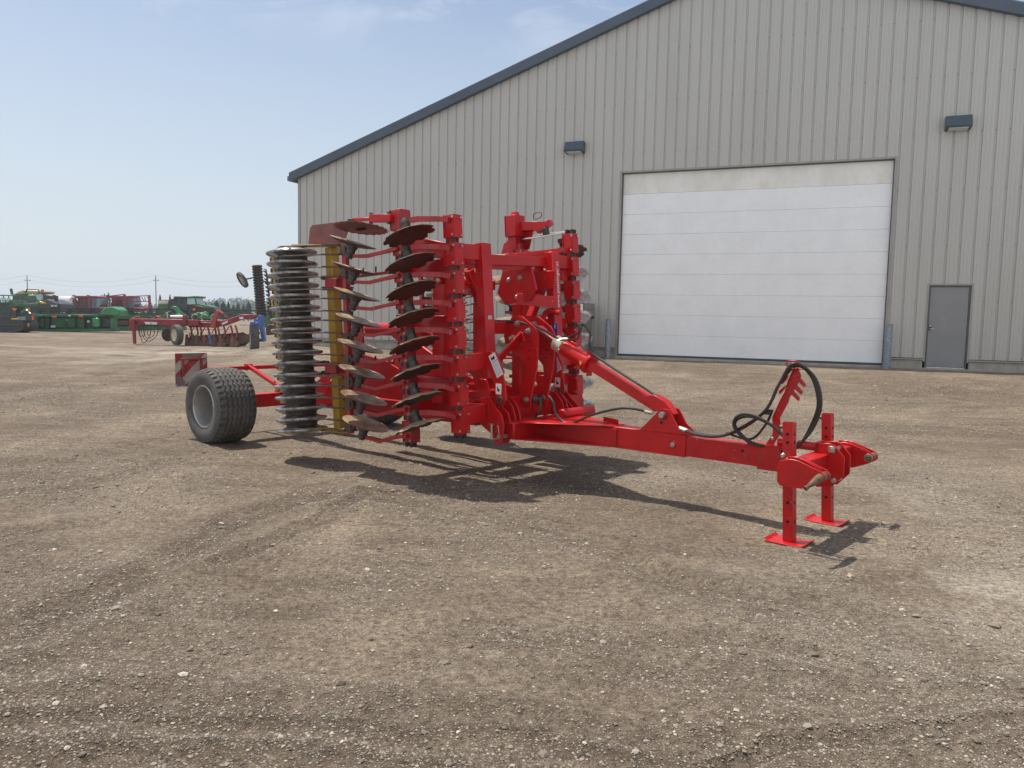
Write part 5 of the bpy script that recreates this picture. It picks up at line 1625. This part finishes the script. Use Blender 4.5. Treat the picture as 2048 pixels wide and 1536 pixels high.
h = MB(); g.bar(h, (18.5, 588), (16.5, 577), .16, .4); g.add(h, 'exhaust', M['bblack'])
h = MB(); g.bx(h, 3, 602.5, 10, 604.5, -.1, .0); g.bx(h, 14, 602.5, 18, 604, -.1, .0); h.each('decal', M['white'], g.root)

g = BG('combine_harvester', 80, 'tan roofed combine harvester with yellow fender behind the green boom', 'combine', px=65)
h = MB(); g.slab(h, [(29, 590), (34, 584), (46, 580), (52, 581), (80, 581), (83, 584), (80, 587), (60, 588)], 0, 2.4); g.add(h, 'cab_roof', M['beige'], bevel=.05)
h = MB(); g.bar(h, (51, 586), (55, 578.5), .10, -.05); g.bar(h, (55, 579), (78, 579.5), .08, -.05); g.bar(h, (78, 579.5), (79, 586), .08, -.05); g.add(h, 'rail', M['bblack'])
h = MB(); g.slab(h, [(22, 590), (60, 588), (72, 590), (72, 612), (70, 640), (22, 640)], .2, 3.0, 0); g.slab(h, [(72, 600), (92, 598), (116, 608), (118, 622), (118, 645), (72, 645)], .4, 3.0, 1); g.add(h, 'body', [M['charcoal'], M['bblack']], bevel=.04)
h = MB(); g.slab(h, [(68, 588.5), (80, 588), (81, 601), (74, 600)], .1, .5); g.add(h, 'windscreen', M['glasslt'])
h = MB(); g.slab(h, [(73, 620), (75, 606), (82, 602), (90, 604), (95, 611), (95, 628), (88, 630), (87, 618), (82, 611), (77, 616)], -.4, 1.6); g.add(h, 'fender', M['byellow'], bevel=.04)
h = MB(); g.slab(h, [(84, 601), (96, 599), (108, 605), (114, 612), (98, 612)], .1, .4); g.add(h, 'engine_hood', M['charcoal'], bevel=.05)
h = MB(); g.wheel(h, 81, 624, 14, .0, 1.0); g.add(h, 'wheel', M['black'])
h = MB(); g.bx(h, 95, 610, 106, 613.5, .04, .09); g.bx(h, 108, 610.5, 113, 613, .04, .09); g.bx(h, 118, 625, 128, 627, .3, .4); h.each('decal', M['white'], g.root)
h = MB(); g.bx(h, 81.5, 579, 84.5, 583, 0, .3); g.add(h, 'beacon', M['orange'])
h = MB(); g.bar(h, (98.8, 602), (98.8, 591), .28, 1.2); g.add(h, 'exhaust', M['bblack'])

def red_sprayer(px0, Y, name_label, tank, n_):
    g = BG('red_sprayer', Y, name_label, 'sprayer', 'red self propelled sprayers', px=px0 + 50)
    X = px0
    if tank:
        h = MB(); a = g.p(X + 20, 606, -.2); b_ = g.p(X + 56, 606, -.2)
        h.lathe([(0, -.02), (.45, .0), (.78, .14), (.84, .3), (.84, (b_ - a).length - .2), (.6, (b_ - a).length), (0, (b_ - a).length + .02)], a, (b_ - a).normalized(), 28)
        g.add(h, 'tank', M['tank'])
    else:
        h = MB(); g.slab(h, [(X + 14, 612), (X + 12, 600), (X + 20, 596), (X + 42, 597), (X + 44, 612)], 0, 1.8); g.add(h, 'tank', M['tank'], bevel=.08)
    h = MB(); g.slab(h, [(X + 52, 594), (X + 54, 591.5), (X + 98, 591.5), (X + 103, 594), (X + 103, 595.5), (X + 52, 596)], -.1, 1.9); g.add(h, 'cab_roof', M['bred'], bevel=.04)
    h = MB(); g.bx(h, X + 58, 596, X + 88, 618, .1, 1.8, 0); g.bx(h, X + 10, 612, X + 110, 640, .2, 1.9, 1); g.add(h, 'body', [M['charcoal'], M['bblack']], bevel=.03)
    h = MB(); g.slab(h, [(X + 88, 596), (X + 103, 596), (X + 106, 608), (X + 100, 616), (X + 88, 616)], .0, 1.7); g.add(h, 'cab_glass', M['glass'], bevel=.03)
    h = MB(); g.slab(h, [(X + 93, 620), (X + 94, 613), (X + 104, 613), (X + 115, 616), (X + 117, 620)], .1, 1.6); g.add(h, 'hood', M['hoodred'], bevel=.04)
    h = MB()
    g.bar(h, (X - 8, 596), (X + 60, 596.5), .06, -.6); g.bar(h, (X - 10, 603), (X + 62, 601), .05, -.6); g.bar(h, (X - 10, 612), (X + 90, 619), .05, -.7)
    rr3 = random.Random(n_)
    for i in range(14):
        x = X - 8 + i * 5.2
        g.bar(h, (x, 596 + rr3.random()), (x + 4 * rr3.random(), 602 + 3 * rr3.random()), .06, -.6)
        g.bar(h, (x + 2, 604), (x + 8, 612 + 5 * rr3.random()), .04, -.65)
    g.bx(h, X + 87, 592, X + 91, 619, -.7, -.5); g.bx(h, X + 8, 598, X + 11, 612, -.6, -.4)
    for i in range(7):
        g.bar(h, (X + 60 + 5 * i, 596 + 2 * rr3.random()), (X + 58 + 5 * i + 4 * rr3.random(), 612), .07, -.5)
    g.slab(h, [(X + 6, 600), (X + 13, 590), (X + 14, 604), (X + 8, 612)], -.4, .3)
    g.add(h, 'boom', M['bred'])
    h = MB(); h2_ = MB(); g.bar(h2_, (X + 49, 596), (X + 49, 590), .3, .3); g.add(h2_, 'exhaust', M['bblack']); g.wheel(h, X + 75, 634, 13, -.3, .5); g.wheel(h, X + 30, 634, 13, -.3, .5); h.each('wheel', M['black'], g.root)
    return g
red_sprayer(96, 92, 'red sprayer with shiny stainless tank behind the green header', True, 1)
g2 = red_sprayer(164, 96, 'red sprayer with folded red boom frames beside the stainless tank one', False, 2)
h = MB()
for a, b_ in (((207, 596), (262, 589.5)), ((262, 589.5), (262, 620)), ((243, 596), (243, 620)), ((207, 601), (262, 597)), ((262, 594), (312, 592)), ((311, 591), (311, 622)), ((216, 592), (228, 595)), ((243, 620), (311, 621)), ((262, 604), (311, 603)), ((200, 600), (243, 608))):
    g2.bar(h, a, b_, .22 if a[0] == b_[0] else .11, -1.6)
rr3 = random.Random(5)
for i in range(20):
    x = 205 + i * 5.3
    g2.bar(h, (x, 594 + 3 * rr3.random()), (x + 5 * rr3.random(), 600 + 4 * rr3.random()), .07, -1.5)
g2.add(h, 'folded_frame', M['bred'])

g = BG('green_tractor', 70, 'green windrower tractor with boxy cab and yellow striped hood behind the plough', 'tractor', px=370)
h = MB(); g.slab(h, [(347, 594), (349, 592.5), (394, 592), (395, 594.5), (392, 596), (348, 596)], -.1, 2.0); g.add(h, 'cab_roof', M['green'], bevel=.03)
h = MB(); g.slab(h, [(335, 621), (336, 601), (348, 596), (352, 596), (353, 622)], .0, 1.9, 0); g.bx(h, 352, 596, 374, 622, .05, 1.8, 1); g.bx(h, 335, 620, 400, 640, .2, 1.6, 1); g.add(h, 'body', [M['bblack'], M['charcoal']], bevel=.04)
h = MB(); g.slab(h, [(374, 596), (391, 596), (393, 608), (374, 609)], .02, 1.7); g.add(h, 'cab_glass', M['glasslt'])
h = MB(); g.bx(h, 372.5, 596, 374, 611, -.02, .05); g.slab(h, [(389, 596), (391, 596), (394, 609), (392, 609)], -.02, .05); g.bx(h, 359, 600, 364, 606, .0, .06); h.each('cab_post', M['bblack'], g.root)
h = MB(); g.bx(h, 314, 606, 337, 625, .2, 2.0, 0); g.bx(h, 314, 600.5, 336, 606, .2, 2.0, 1); g.bx(h, 313.5, 606.5, 334, 608, .17, .19, 2); g.bx(h, 313, 599.5, 334, 601, .2, 2.0, 3); g.add(h, 'seed_box', [M['green'], M['tank'], M['yelsticker'], M['bblack']], bevel=.02)
h = MB(); g.slab(h, [(374, 622), (375, 611), (388, 608.5), (405, 609), (424, 614), (432, 620), (430, 628), (400, 630)], .1, 1.5, 1); g.slab(h, [(382, 609.5), (392, 608), (410, 610), (426, 614.5), (424, 616.5), (400, 614.5)], .0, 1.55, 0); g.slab(h, [(388, 611), (396, 611.2), (420, 615.5), (405, 614)], -.03, .0, 2); g.add(h, 'hood', [M['green'], M['bblack'], M['yelsticker']], bevel=.03)
h = MB()
g.slab(h, [(345, 617), (350, 612), (358, 613), (364, 621), (376, 629), (384, 636), (372, 635), (360, 627), (352, 619)], -.5, -.1)
g.bar(h, (360, 634), (368, 624), .14, -.4); g.bar(h, (388, 632), (402, 626), .16, -.4); g.bar(h, (402, 626), (420, 636), .16, -.4); g.bar(h, (384, 629), (420, 626), .2, -.2); g.slab(h, [(396, 637), (402, 628), (414, 623), (420, 630), (422, 638)], -.3, .2)
g.add(h, 'lift_arm', M['greenlt'], bevel=.02)
h = MB(); g.slab(h, [(385, 617), (393, 617), (391, 621), (388, 622)], -.1, -.07); g.slab(h, [(288, 617), (291, 610), (293, 611), (294, 617)], -.1, -.07); g.add(h, 'slow_triangle', M['orange'])
h = MB(); g.bar(h, (420, 619.5), (560, 623), .10, 1.6)
for i in range(9): g.bar(h, (426 + i * 14, 620), (432 + i * 14, 628), .06, 1.6)
g.bar(h, (424, 629), (560, 631), .08, 1.6); g.add(h, 'cutter_rail', M['bblack'])
h = MB(); g.wheel(h, 367, 636, 12, -.1, .6); g.wheel(h, 414, 640, 9, -.1, .5); h.each('wheel', M['black'], g.root)

g = BG('yellow_machine', 64, 'yellow and green machine glimpsed between the ring roller and black packer', 'machine', px=545)
h = MB(); g.slab(h, [(553, 619), (552, 612), (555, 608.5), (563, 608), (564, 619)], 0, 1.5); g.slab(h, [(536, 606), (534, 603), (546, 600), (552, 602), (548, 605)], 0, 1.5); g.bar(h, (536, 606), (542, 618), .12, 0); g.bar(h, (547, 604), (543, 614), .12, 0); g.bar(h, (538, 617), (550, 619), .12, 0); g.add(h, 'cab_frame', M['byellow'], bevel=.03)
h = MB(); g.slab(h, [(540, 607), (548, 605), (547, 613), (543, 616)], .1, 1.2); g.add(h, 'cab_glass', M['glass'])
h = MB(); g.slab(h, [(528, 640), (530, 632), (545, 629), (600, 631), (600, 655), (528, 655)], .0, 2.2); g.add(h, 'base', M['green'], bevel=.03)

# ---- power line
def pole(px, top, Y, label):
    b_ = W(px, 640, Y); t_ = W(px, top, Y)
    r = empty('utility_pole', (b_.x, Y, 0))
    tag(r, label, 'utility pole', 'utility poles of the power line')
    h = MB(); hh_ = t_.z
    h.cyl((0, 0, -1), (0, 0, hh_), .14, 12, r2=.10); h.build('pole', M['pole'], r)
    h = MB(); h.beam((-.7, .15, hh_ - 1.1), (.7, .15, hh_ - 1.1), .09, .10); h.build('crossarm', M['pole'], r)
    h = MB()
    for x in (-.6, .6): h.lathe([(0, 0), (.06, 0), (.08, .08), (.04, .2), (0, .22)], (x, .15, hh_ - 1.04), (0, 0, 1), 10)
    h.lathe([(0, 0), (.06, 0), (.08, .08), (.04, .2), (0, .22)], (0, 0, hh_), (0, 0, 1), 10)
    h.each('insulator', M['galv'], r)
    return Vector((b_.x, Y, hh_))
YP = 190
pA = pole(57, 552, YP, 'utility pole rising behind the tan roofed combine at far left')
pB = pole(313, 552, YP, 'utility pole rising left of the green windrower tractor')
sp = pB - pA
for nm, dz, dx, lab in (('power_wire', .2, 0, 'upper overhead wire strung between the utility poles'), ('power_wire', -1.0, .6, 'lower overhead wire strung on the pole crossarms')):
    pts = []
    for k_ in (-1, 0, 1):
        for i in range(12):
            t = i / 12
            p_ = pA + sp * (k_ + t)
            pts.append((p_.x + dx, p_.y, p_.z + dz - 4 * 1.7 * t * (1 - t) * (1.0 if nm else 1)))
    h = MB(); h.tube(pts, .015, 5, smooth_=False)
    tag(h.build(nm, M['pole'], None), lab, 'power line', 'overhead wires')

# ---- red plough
PY = 36.0
g = BG('plough', PY, 'weathered red trailed plough with cream rimmed wheel parked left of the harrow', 'plough', px=380)
h = MB()
g.slab(h, [(262, 647), (262, 639), (272, 637), (345, 638), (400, 640), (400, 652), (345, 652)], -.2, .1, 0)
g.slab(h, [(318, 640.5), (440, 641), (440, 645), (318, 645)], .6, .8, 0)
g.slab(h, [(375, 655), (375, 643), (432, 645), (434, 655)], .1, .3, 0)
g.slab(h, [(370, 648), (370, 630), (377, 630), (378, 650)], -.3, -.1, 0)
g.slab(h, [(432, 655), (433, 645), (452, 641), (488, 629), (516, 629), (516, 637), (490, 638), (456, 651)], -.35, -.10, 0)
g.slab(h, [(253, 658), (254, 640), (262, 634), (266, 640), (264, 660)], .2, .6, 0)
g.slab(h, [(262, 640), (268, 632), (272, 634), (270, 640)], .1, .5, 0)
g.add(h, 'frame', [M['bred']], bevel=.02)
h = MB(); g.slab(h, [(293, 643.5), (318, 644.5), (318, 649), (295, 648.5)], -.205, -.2, 0); g.slab(h, [(449, 646), (461, 641), (461, 645), (450, 650)], -.356, -.35, 0); g.bx(h, 484, 634, 492, 638, -.356, -.35, 0); h.each('decal', M['white'], g.root)
h = MB(); g.slab(h, [(270, 640), (276, 640), (277.5, 687), (273.5, 687)], -.35, -.22); g.add(h, 'parking_jack', M['bred'])
def plwheel(px, py, rx, dy, wd, rimm, nm='wheel', ang=0.5):
    w_ = bpy.data.objects.new(nm, None); COL.objects.link(w_); w_.parent = g.root
    w_.location = g.p(px, py, dy); w_.rotation_euler = (0, 0, ang)
    r = rx * PY / FPX
    hh_ = MB(); hh_.lathe([(r * .58, -wd * .42), (r * .80, -wd * .5), (r * .95, -wd * .42), (r, -wd * .2), (r, wd * .2), (r * .95, wd * .42), (r * .8, wd * .5), (r * .58, wd * .42)], (0, 0, 0), (0, 1, 0), 36); hh_.build('tyre', M['tyre'], w_)
    hh_ = MB(); hh_.lathe([(r * .60, -wd * .44), (r * .55, -wd * .38), (r * .50, -wd * .1), (r * .3, -wd * .05), (r * .18, -wd * .22), (0, -wd * .22)], (0, 0, 0), (0, 1, 0), 28); hh_.lathe([(r * .60, wd * .44), (r * .5, wd * .1), (0, wd * .1)], (0, 0, 0), (0, 1, 0), 28); hh_.build('rim', rimm, w_)
plwheel(364, 669, 20, -.55, .30, M['cream'], ang=-.75)
plwheel(334, 671, 15.5, .9, .25, M['cream'], ang=-.75)
h = MB(); g.bar(h, (352, 650), (364, 668), .10, -.3); g.bar(h, (322, 650), (334, 670), .08, .6); h.each('wheel_arm', M['bred'], g.root)
h = MB(); a = g.p(331, 670, .2); h.lathe([(0, -.015), (.30, -.01), (.31, 0), (.30, .01), (0, .015)], a, Vector((.85, -.5, .1)), 28); g.add(h, 'coulter_disc', M['earth'])
rr4 = random.Random(3)
for i, x in enumerate((378, 390, 400, 415, 430, 441, 455, 466, 480)):
    h = MB()
    sc3 = .75 + i * .05
    c = g.p(x, 650, .1 - .09 * i + rr4.uniform(-.1, .25))
    zf = c.z; 
    h.tube([c, c + Vector((.05, 0, -.15)), c + Vector((.10, -.02, -.40)), c + Vector((.02, -.04, -.62)), c + Vector((-.06, -.05, -.80 * 1.0))], .045, 6, k=0)
    sb_ = c + Vector((-.10, -.05, -zf + .02))
    h.prism([sb_ + Vector((-.12, -.03, .02)), sb_ + Vector((.06, -.03, .0)), sb_ + Vector((.04, -.03, .52)), sb_ + Vector((-.08, -.03, .50))], (0, .03, 0), k=1)
    h.prism([sb_ + Vector((-.14, 0, -.02)), sb_ + Vector((.16, 0, -.04)), sb_ + Vector((.22, 0, .10)), sb_ + Vector((.10, 0, .30)), sb_ + Vector((-.02, 0, .36)), sb_ + Vector((-.10, 0, .14))], (.06, .22, .03), k=1)
    pts = [(-.10, -.04), (.50, -.02), (.72, .16), (.70, .44), (.40, .60), (.05, .54), (-.08, .3)]
    h.prism([sb_ + Vector((x_ * sc3 * .50 + .06, .1 + .9 * x_, z_ * sc3 * .9 + .05)) for x_, z_ in pts], (.03, .04, .0), k=2)
    if i % 2: h.beam(c + Vector((-.05, .0, -.05)), c + Vector((-.25, -.05, -.42)), .05, .04, k=0); h.lathe([(0, -.02), (.16, -.01), (.17, 0), (.16, .01), (0, .02)], c + Vector((-.28, -.05, -.50)), Vector((.9, .4, .1)), 18, k=2)
    g.add(h, 'plough_body', [M['bred'], M['soil'], M['earth']], bevel=.006)
h = MB(); g.slab(h, [(429, 652), (434, 632), (440, 621), (445, 622), (445, 628), (440, 640), (439, 655), (432, 656)], -.5, -.3, 0); h.cyl(g.p(443, 622.5, -.4), g.p(453, 628, -.4), .07, 10, k=0); g.bar(h, (453, 628), (460, 636), .05, -.4, k=0); g.add(h, 'rear_strut', M['bredlt'], bevel=.01)
h = MB()
for i, x in enumerate((352, 385, 404, 424)):
    c = g.p(x, 636, .3)
    h.tube([c + Vector((.16 * math.cos(t), 0, .16 * math.sin(t) + .02)) for t in [.6 + .55 * j for j in range(8)]], .022, 6)
h.tube([g.p(322, 642, .2), g.p(322, 634, .2), g.p(330, 625, .2), g.p(338, 622, .2)], .015, 6)
h.each('trip_spring', M['rim'], g.root)
h = MB(); h.cyl(g.p(336, 634, .3), g.p(368, 634, .3), .085, 12); h.cyl(g.p(331, 624, .2), g.p(331, 636, .2), .03, 8); g.add(h, 'trip_cylinder', M['tank'])
h = MB()
for (xa, xb, yb, dd) in ((279, 300, 686, 0), (281, 312, 683, .1), (284, 305, 676, .15), (290, 296, 668, .2), (276, 288, 672, .05)):
    h.tube([g.p(xa, 650, dd), g.p(xa + 1, 668, dd), g.p((xa + xb) / 2, yb, dd - .1), g.p(xb, 670, dd), g.p(xb + 1, 652, dd)], .017, 6)
h.tube([g.p(300, 638, -.1), g.p(308, 650, -.25), g.p(318, 660, -.3), g.p(330, 652, -.25)], .015, 6)
h.each('hose', M['hose'], g.root)
h = MB(); h.tube([g.p(296, 638, -.1), g.p(303, 634, -.1), g.p(310, 637, -.1), g.p(316, 634, -.1), g.p(325, 638, -.1)], .04, 6); g.add(h, 'hose_bundle', M['black'])
h = MB(); g.slab(h, [(470, 684), (476, 674), (490, 669), (503, 668), (504, 682), (488, 688)], -.5, -.3); h.each('rear_mouldboard', M['earth'], g.root, bevel=.01)
h = MB(); g.slab(h, [(428, 668), (431, 666), (436, 684), (432, 686)], -.75, -.7); g.add(h, 'blue_bracket', M['blue'])
h = MB(); h.cyl(g.p(482, 649, -.2), g.p(520, 649, -.2), .035, 8); g.add(h, 'steering_cylinder', M['chrome'])

# ---- upright packer on a blue frame
PY = 31.3
g = BG('folding_packer', PY, 'black packer roller folded upright above a blue framed tractor tyred wheel', 'packer roller', px=512)
h = MB(); a = g.p(518, 634, .3); b_ = g.p(509, 529, .3)
axp = (b_ - a).normalized(); ln = (b_ - a).length
h.cyl(a, b_, .13, 16)
pd = g.add(h, 'packer_tube', M['bblack'])
h = MB(); h.lathe([(.13, -.055), (.19, -.045), (.215, 0), (.19, .045), (.13, .055)], (0, 0, 0), (0, 0, 1), 22)
pr_ = h.build('packer_ring', M['drum'], pd)
for i in range(19):
    o = pr_ if i == 0 else pr_.copy()
    if i: COL.objects.link(o)
    o.parent = pd
    o.location = a + axp * (ln * (i + .5) / 19)
    o.rotation_euler = axp.to_track_quat('Z', 'X').to_euler()
h = MB()
g.bar(h, (519, 536), (523, 537), .03, .5); g.bar(h, (524, 537), (532, 600), .05, .5); g.bar(h, (532, 600), (537, 636), .05, .5)
for i in range(12): g.bar(h, (520 + i * .9, 540 + i * 8), (527 + i * .9, 546 + i * 8), .05, .45); g.bar(h, (528 + i * .9, 547 + i * 7.6), (521 + i * .9, 550 + i * 8), .04, .5)
g.add(h, 'packer_frame', M['bblack'])
def gauge(px, py, tilt, dy, arm):
    r = 17 * PY / FPX
    hh_ = MB(); c = g.p(px, py, dy)
    ax_ = Vector(tilt)
    hh_.lathe([(r * .66, -.05), (r * .85, -.07), (r * .97, -.05), (r, 0), (r * .97, .05), (r * .85, .07), (r * .66, .05)], c, ax_, 28, k=0)
    hh_.lathe([(0, -.04), (r * .2, -.04), (r * .25, -.01), (r * .66, -.03), (r * .66, .03), (r * .2, .04), (0, .04)], c, ax_, 20, k=1)
    w_ = g.add(hh_, 'gauge_wheel', [M['tyre'], M['rim']])
    hh_ = MB(); g.bar(hh_, (px, py), arm, .05, dy, .2); g.add(hh_, 'wheel_arm', M['bblack'])
gauge(486.5, 560, (.62, .50, .45), -.1, (503, 555)); gauge(534, 566, (.4, .5, -.5), .9, (524, 562))
h = MB(); g.bar(h, (530, 575), (566, 572), .18, .6); g.bar(h, (540, 640), (575, 640), .14, .6); g.add(h, 'frame_beam', M['bredlt'])
h = MB()
g.slab(h, [(520.5, 630), (528, 630), (529.5, 650), (524, 652), (520.5, 645)], -.3, .0); g.slab(h, [(521, 651), (530, 650), (534, 681), (528, 683), (525, 662)], -.3, -.05); g.bx(h, 506, 638, 522, 648, .1, .3); g.bx(h, 503, 644, 528, 651, -.2, .1); g.slab(h, [(523, 677), (534, 677), (533, 683), (524, 683)], -.35, -.1)
g.add(h, 'blue_frame', M['blue'], bevel=.012)
w_ = bpy.data.objects.new('wheel', None); COL.objects.link(w_); w_.parent = g.root
w_.location = g.p(511, 677, -.15); w_.rotation_euler = (0, 0, -1.19)
h = MB(); R3 = 27.5 * PY / FPX
h.lathe([(R3 * .62, -.13), (R3 * .8, -.17), (R3 * .93, -.165), (R3 * .955, -.1), (R3 * .96, 0), (R3 * .955, .1), (R3 * .93, .165), (R3 * .8, .17), (R3 * .62, .13)], (0, 0, 0), (0, 1, 0), 40)
for i in range(22):
    for sgn in (-1, 1):
        t = 2 * math.pi * (i + (.5 if sgn > 0 else 0)) / 22
        p0_ = Vector((math.cos(t) * R3 * .965, sgn * .01, math.sin(t) * R3 * .965)); t2 = t + .22
        p1_ = Vector((math.cos(t2) * R3 * .945, sgn * .165, math.sin(t2) * R3 * .945))
        h.beam(p0_, p1_, .035, .045, up=Vector((math.cos(t), 0, math.sin(t))))
h.build('tyre', M['tyre'], w_)
h = MB(); h.lathe([(R3 * .64, .14), (R3 * .58, .12), (R3 * .5, .0), (R3 * .2, .03), (0, .03)], (0, 0, 0), (0, 1, 0), 28); h.lathe([(R3 * .64, -.14), (R3 * .5, -.02), (0, -.02)], (0, 0, 0), (0, 1, 0), 28); h.build('rim', M['cream'], w_)
h = MB(); g.slab(h, [(507, 665), (507, 669), (526, 668), (526, 664)], -.42, -.34); g.add(h, 'scraper_bar', M['bredlt'])

g = BG('rusty_mower', 38, 'rusty brown implement standing behind the blue framed wheel', 'implement', px=545)
h = MB(); g.slab(h, [(532, 671), (531, 652), (540, 648), (552, 650), (600, 652), (600, 672), (560, 672), (545, 668)], .0, 1.1); g.add(h, 'body', M['earth'], bevel=.03)
h = MB(); g.bar(h, (536, 640), (600, 641), .14, .3); g.bar(h, (540, 641), (536, 655), .10, .3); g.add(h, 'frame', M['bred'])

# ================================================================= TREES AND HILLS
def leafmat(name, c1, c2):
    mt, nt, b = newmat(name)
    at_ = N(nt, 'ShaderNodeAttribute', attribute_name='tone')
    mx = N(nt, 'ShaderNodeMixRGB'); mx.inputs[1].default_value = (*c1, 1); mx.inputs[2].default_value = (*c2, 1)
    L(nt, at_.outputs['Fac'], mx.inputs[0]); L(nt, mx.outputs[0], b.inputs['Base Color'])
    b.inputs['Roughness'].default_value = .8
    return mt
M['fir'] = leafmat('fir_needles', (.020, .042, .028), (.05, .085, .05))
M['leaf'] = leafmat('woodland_leaves', (.025, .055, .028), (.075, .125, .060))
def leaves(name, C_, S_, m_, parent=None, flat=.6):
    n = len(C_)
    d1 = rng.normal(size=(n, 3)); d1 /= np.linalg.norm(d1, axis=1)[:, None]
    d2 = np.cross(d1, rng.normal(size=(n, 3))); d2 /= np.linalg.norm(d2, axis=1)[:, None]
    s_ = S_[:, None]
    V = np.stack([C_ - d1 * s_ * .5, C_ + d2 * s_ * flat * .5, C_ + d1 * s_ * .5, C_ - d2 * s_ * flat * .5], 1).reshape(-1, 3)
    F = np.arange(4 * n).reshape(n, 4)
    me = mesh_np(name, V, F, m_, False)
    ta = me.attributes.new('tone', 'FLOAT', 'POINT')
    ta.data.foreach_set('value', np.repeat(rng.random(n), 4).astype(np.float32))
    o = bpy.data.objects.new(name, me); COL.objects.link(o); o.parent = parent
    return o
def fir(px, top, Y, wpx, label):
    t_ = W(px, top, Y); Hh_ = t_.z
    r = empty('fir_tree', (t_.x, Y, 0)); tag(r, label, 'fir tree', 'firs beyond the yard')
    h = MB(); h.cyl((0, 0, -.5), (0, 0, Hh_ * .96), .12, 8, r2=.02); h.build('trunk', M['bark'], r)
    n = 1300
    z = rng.random(n) ** .8
    Rr = wpx * Y / FPX * .5
    lob = 1 + .35 * np.sin(z * 9 + px) 
    rad = Rr * (1 - z ** 1.6) * rng.random(n) ** .6 * lob * (1 + .2 * np.sin(z * 38))
    an = rng.random(n) * 6.283
    C_ = np.stack([rad * np.cos(an), rad * np.sin(an), .4 + z * (Hh_ - .4) - rad * .15], 1)
    leaves('crown', C_, rng.uniform(.25, .6, n) * (1 - .5 * z), M['fir'], r)
firs = [(412, 606, 20), (424, 607, 18), (433, 601, 22), (446, 604, 24), (457, 605, 16), (467, 610, 16), (476, 606, 18), (487, 609, 14), (497, 604, 18), (527, 606, 18), (541, 601, 20),
        (209, 588, 8), (217, 586, 9), (232, 590, 7), (320, 590, 9), (340, 590, 8), (300, 594, 8)]
pos_ = ['leftmost of the firs right of the green tractor', 'second of the firs right of the green tractor', 'tall broad fir, third right of the green tractor', 'broad bushy fir in the middle of the hedge line', 'narrow fir just right of the broad bushy one', 'low fir in the dip of the hedge line', 'pointed fir above the plough strut', 'low narrow fir left of the upright packer', 'fir touching the left edge of the upright packer', 'fir seen just right of the upright packer', 'fir seen between the packer and ring roller',
        'tiny fir tip above the first red sprayer cab', 'taller fir tip above the gap between red sprayers', 'tiny fir tip above the second red sprayer', 'fir tip right of the right hand utility pole', 'fir tip just left of the green tractor roof', 'fir tip left of the right hand utility pole']
for (px, tp, wp), lb_ in zip(firs, pos_):
    fir(px, tp, 150, wp * 1.25, 'dark ' + lb_)
# wooded hills far behind
hx = np.linspace(-330, 160, 200); hy = np.linspace(420, 640, 40)
HX, HY = np.meshgrid(hx, hy, indexing='ij')
ridge = np.zeros(HX.shape)
for cpx, hpx, w_ in ((450, 25, 34), (500, 19, 26), (560, 27, 40), (640, 26, 70), (405, 17, 30), (250, 4, 120), (60, 2, 120)):
    cx_ = (cpx - CXP) / FPX * 520
    ridge = np.maximum(ridge, hpx * 520 / FPX * np.exp(-((HX - cx_) / (w_ * 520 / FPX)) ** 2))
HZ = -0.5 + ridge * np.exp(-((HY - 540) / 70) ** 2) + (fbm(HX * .02, HY * .02, 3, 3) - .5) * 1.0
V = np.stack([HX.ravel(), HY.ravel(), HZ.ravel()], 1)
i0 = np.arange(200 * 40).reshape(200, 40)
F = np.stack([i0[:-1, :-1].ravel(), i0[1:, :-1].ravel(), i0[1:, 1:].ravel(), i0[:-1, 1:].ravel()], 1)
hm = mat('hill_grass', (.05, .085, .04), (.07, .11, .05), rough=.9, scale=.05)
me = mesh_np('hills', V, F, hm)
hills = bpy.data.objects.new('hills', me); COL.objects.link(hills); tag(hills, 'low hills beyond the yard', kind='structure')
n = 52000
tx = rng.uniform(-330, 160, 2600); ty = rng.uniform(440, 560, 2600)
ix_ = ((tx + 330) / 490 * 199).astype(int); iy_ = ((ty - 420) / 220 * 39).astype(int)
tz = HZ[ix_, iy_]
ts = rng.uniform(2.0, 3.8, 2600)
k_ = rng.integers(0, 2600, n)
d_ = rng.normal(size=(n, 3)); d_ /= np.linalg.norm(d_, axis=1)[:, None]
C_ = np.stack([tx[k_], ty[k_], tz[k_] + ts[k_] * .7], 1) + d_ * ts[k_][:, None] * (rng.random(n) ** .33)[:, None] * np.array([1, 1, .9])
o = leaves('woodland', C_, rng.uniform(.8, 1.9, n), M['leaf'])
tag(o, 'hazy deciduous woodland covering the far hills', 'woodland', kind='stuff')

# ---------------------------------------------------------------- summer haze
HAZE = 0.0006
if HAZE:
    h = MB(); h.box((-1900, -30, -2), (1900, 1450, 45))
    mt = bpy.data.materials.new('haze_air'); mt.use_nodes = True; nt = mt.node_tree; nt.nodes.clear()
    o_ = N(nt, 'ShaderNodeOutputMaterial'); pv = N(nt, 'ShaderNodeVolumePrincipled')
    pv.inputs['Color'].default_value = (.86, .92, 1.0, 1); pv.inputs['Density'].default_value = HAZE; pv.inputs['Anisotropy'].default_value = .3
    L(nt, pv.outputs[0], o_.inputs['Volume'])
    hz_o = h.build('haze', mt, None, smooth_=False)
    tag(hz_o, 'thin summer haze over the yard', 'haze', kind='stuff')
    sc.cycles.volume_bounces = 0
    sc.cycles.volume_step_rate = 1
sc.cycles.max_bounces = 6
sc.cycles.diffuse_bounces = 3
sc.cycles.glossy_bounces = 3
sc.cycles.use_denoising = True
sc.cycles.sample_clamp_indirect = 6
sc.cycles.caustics_reflective = False
sc.cycles.caustics_refractive = False
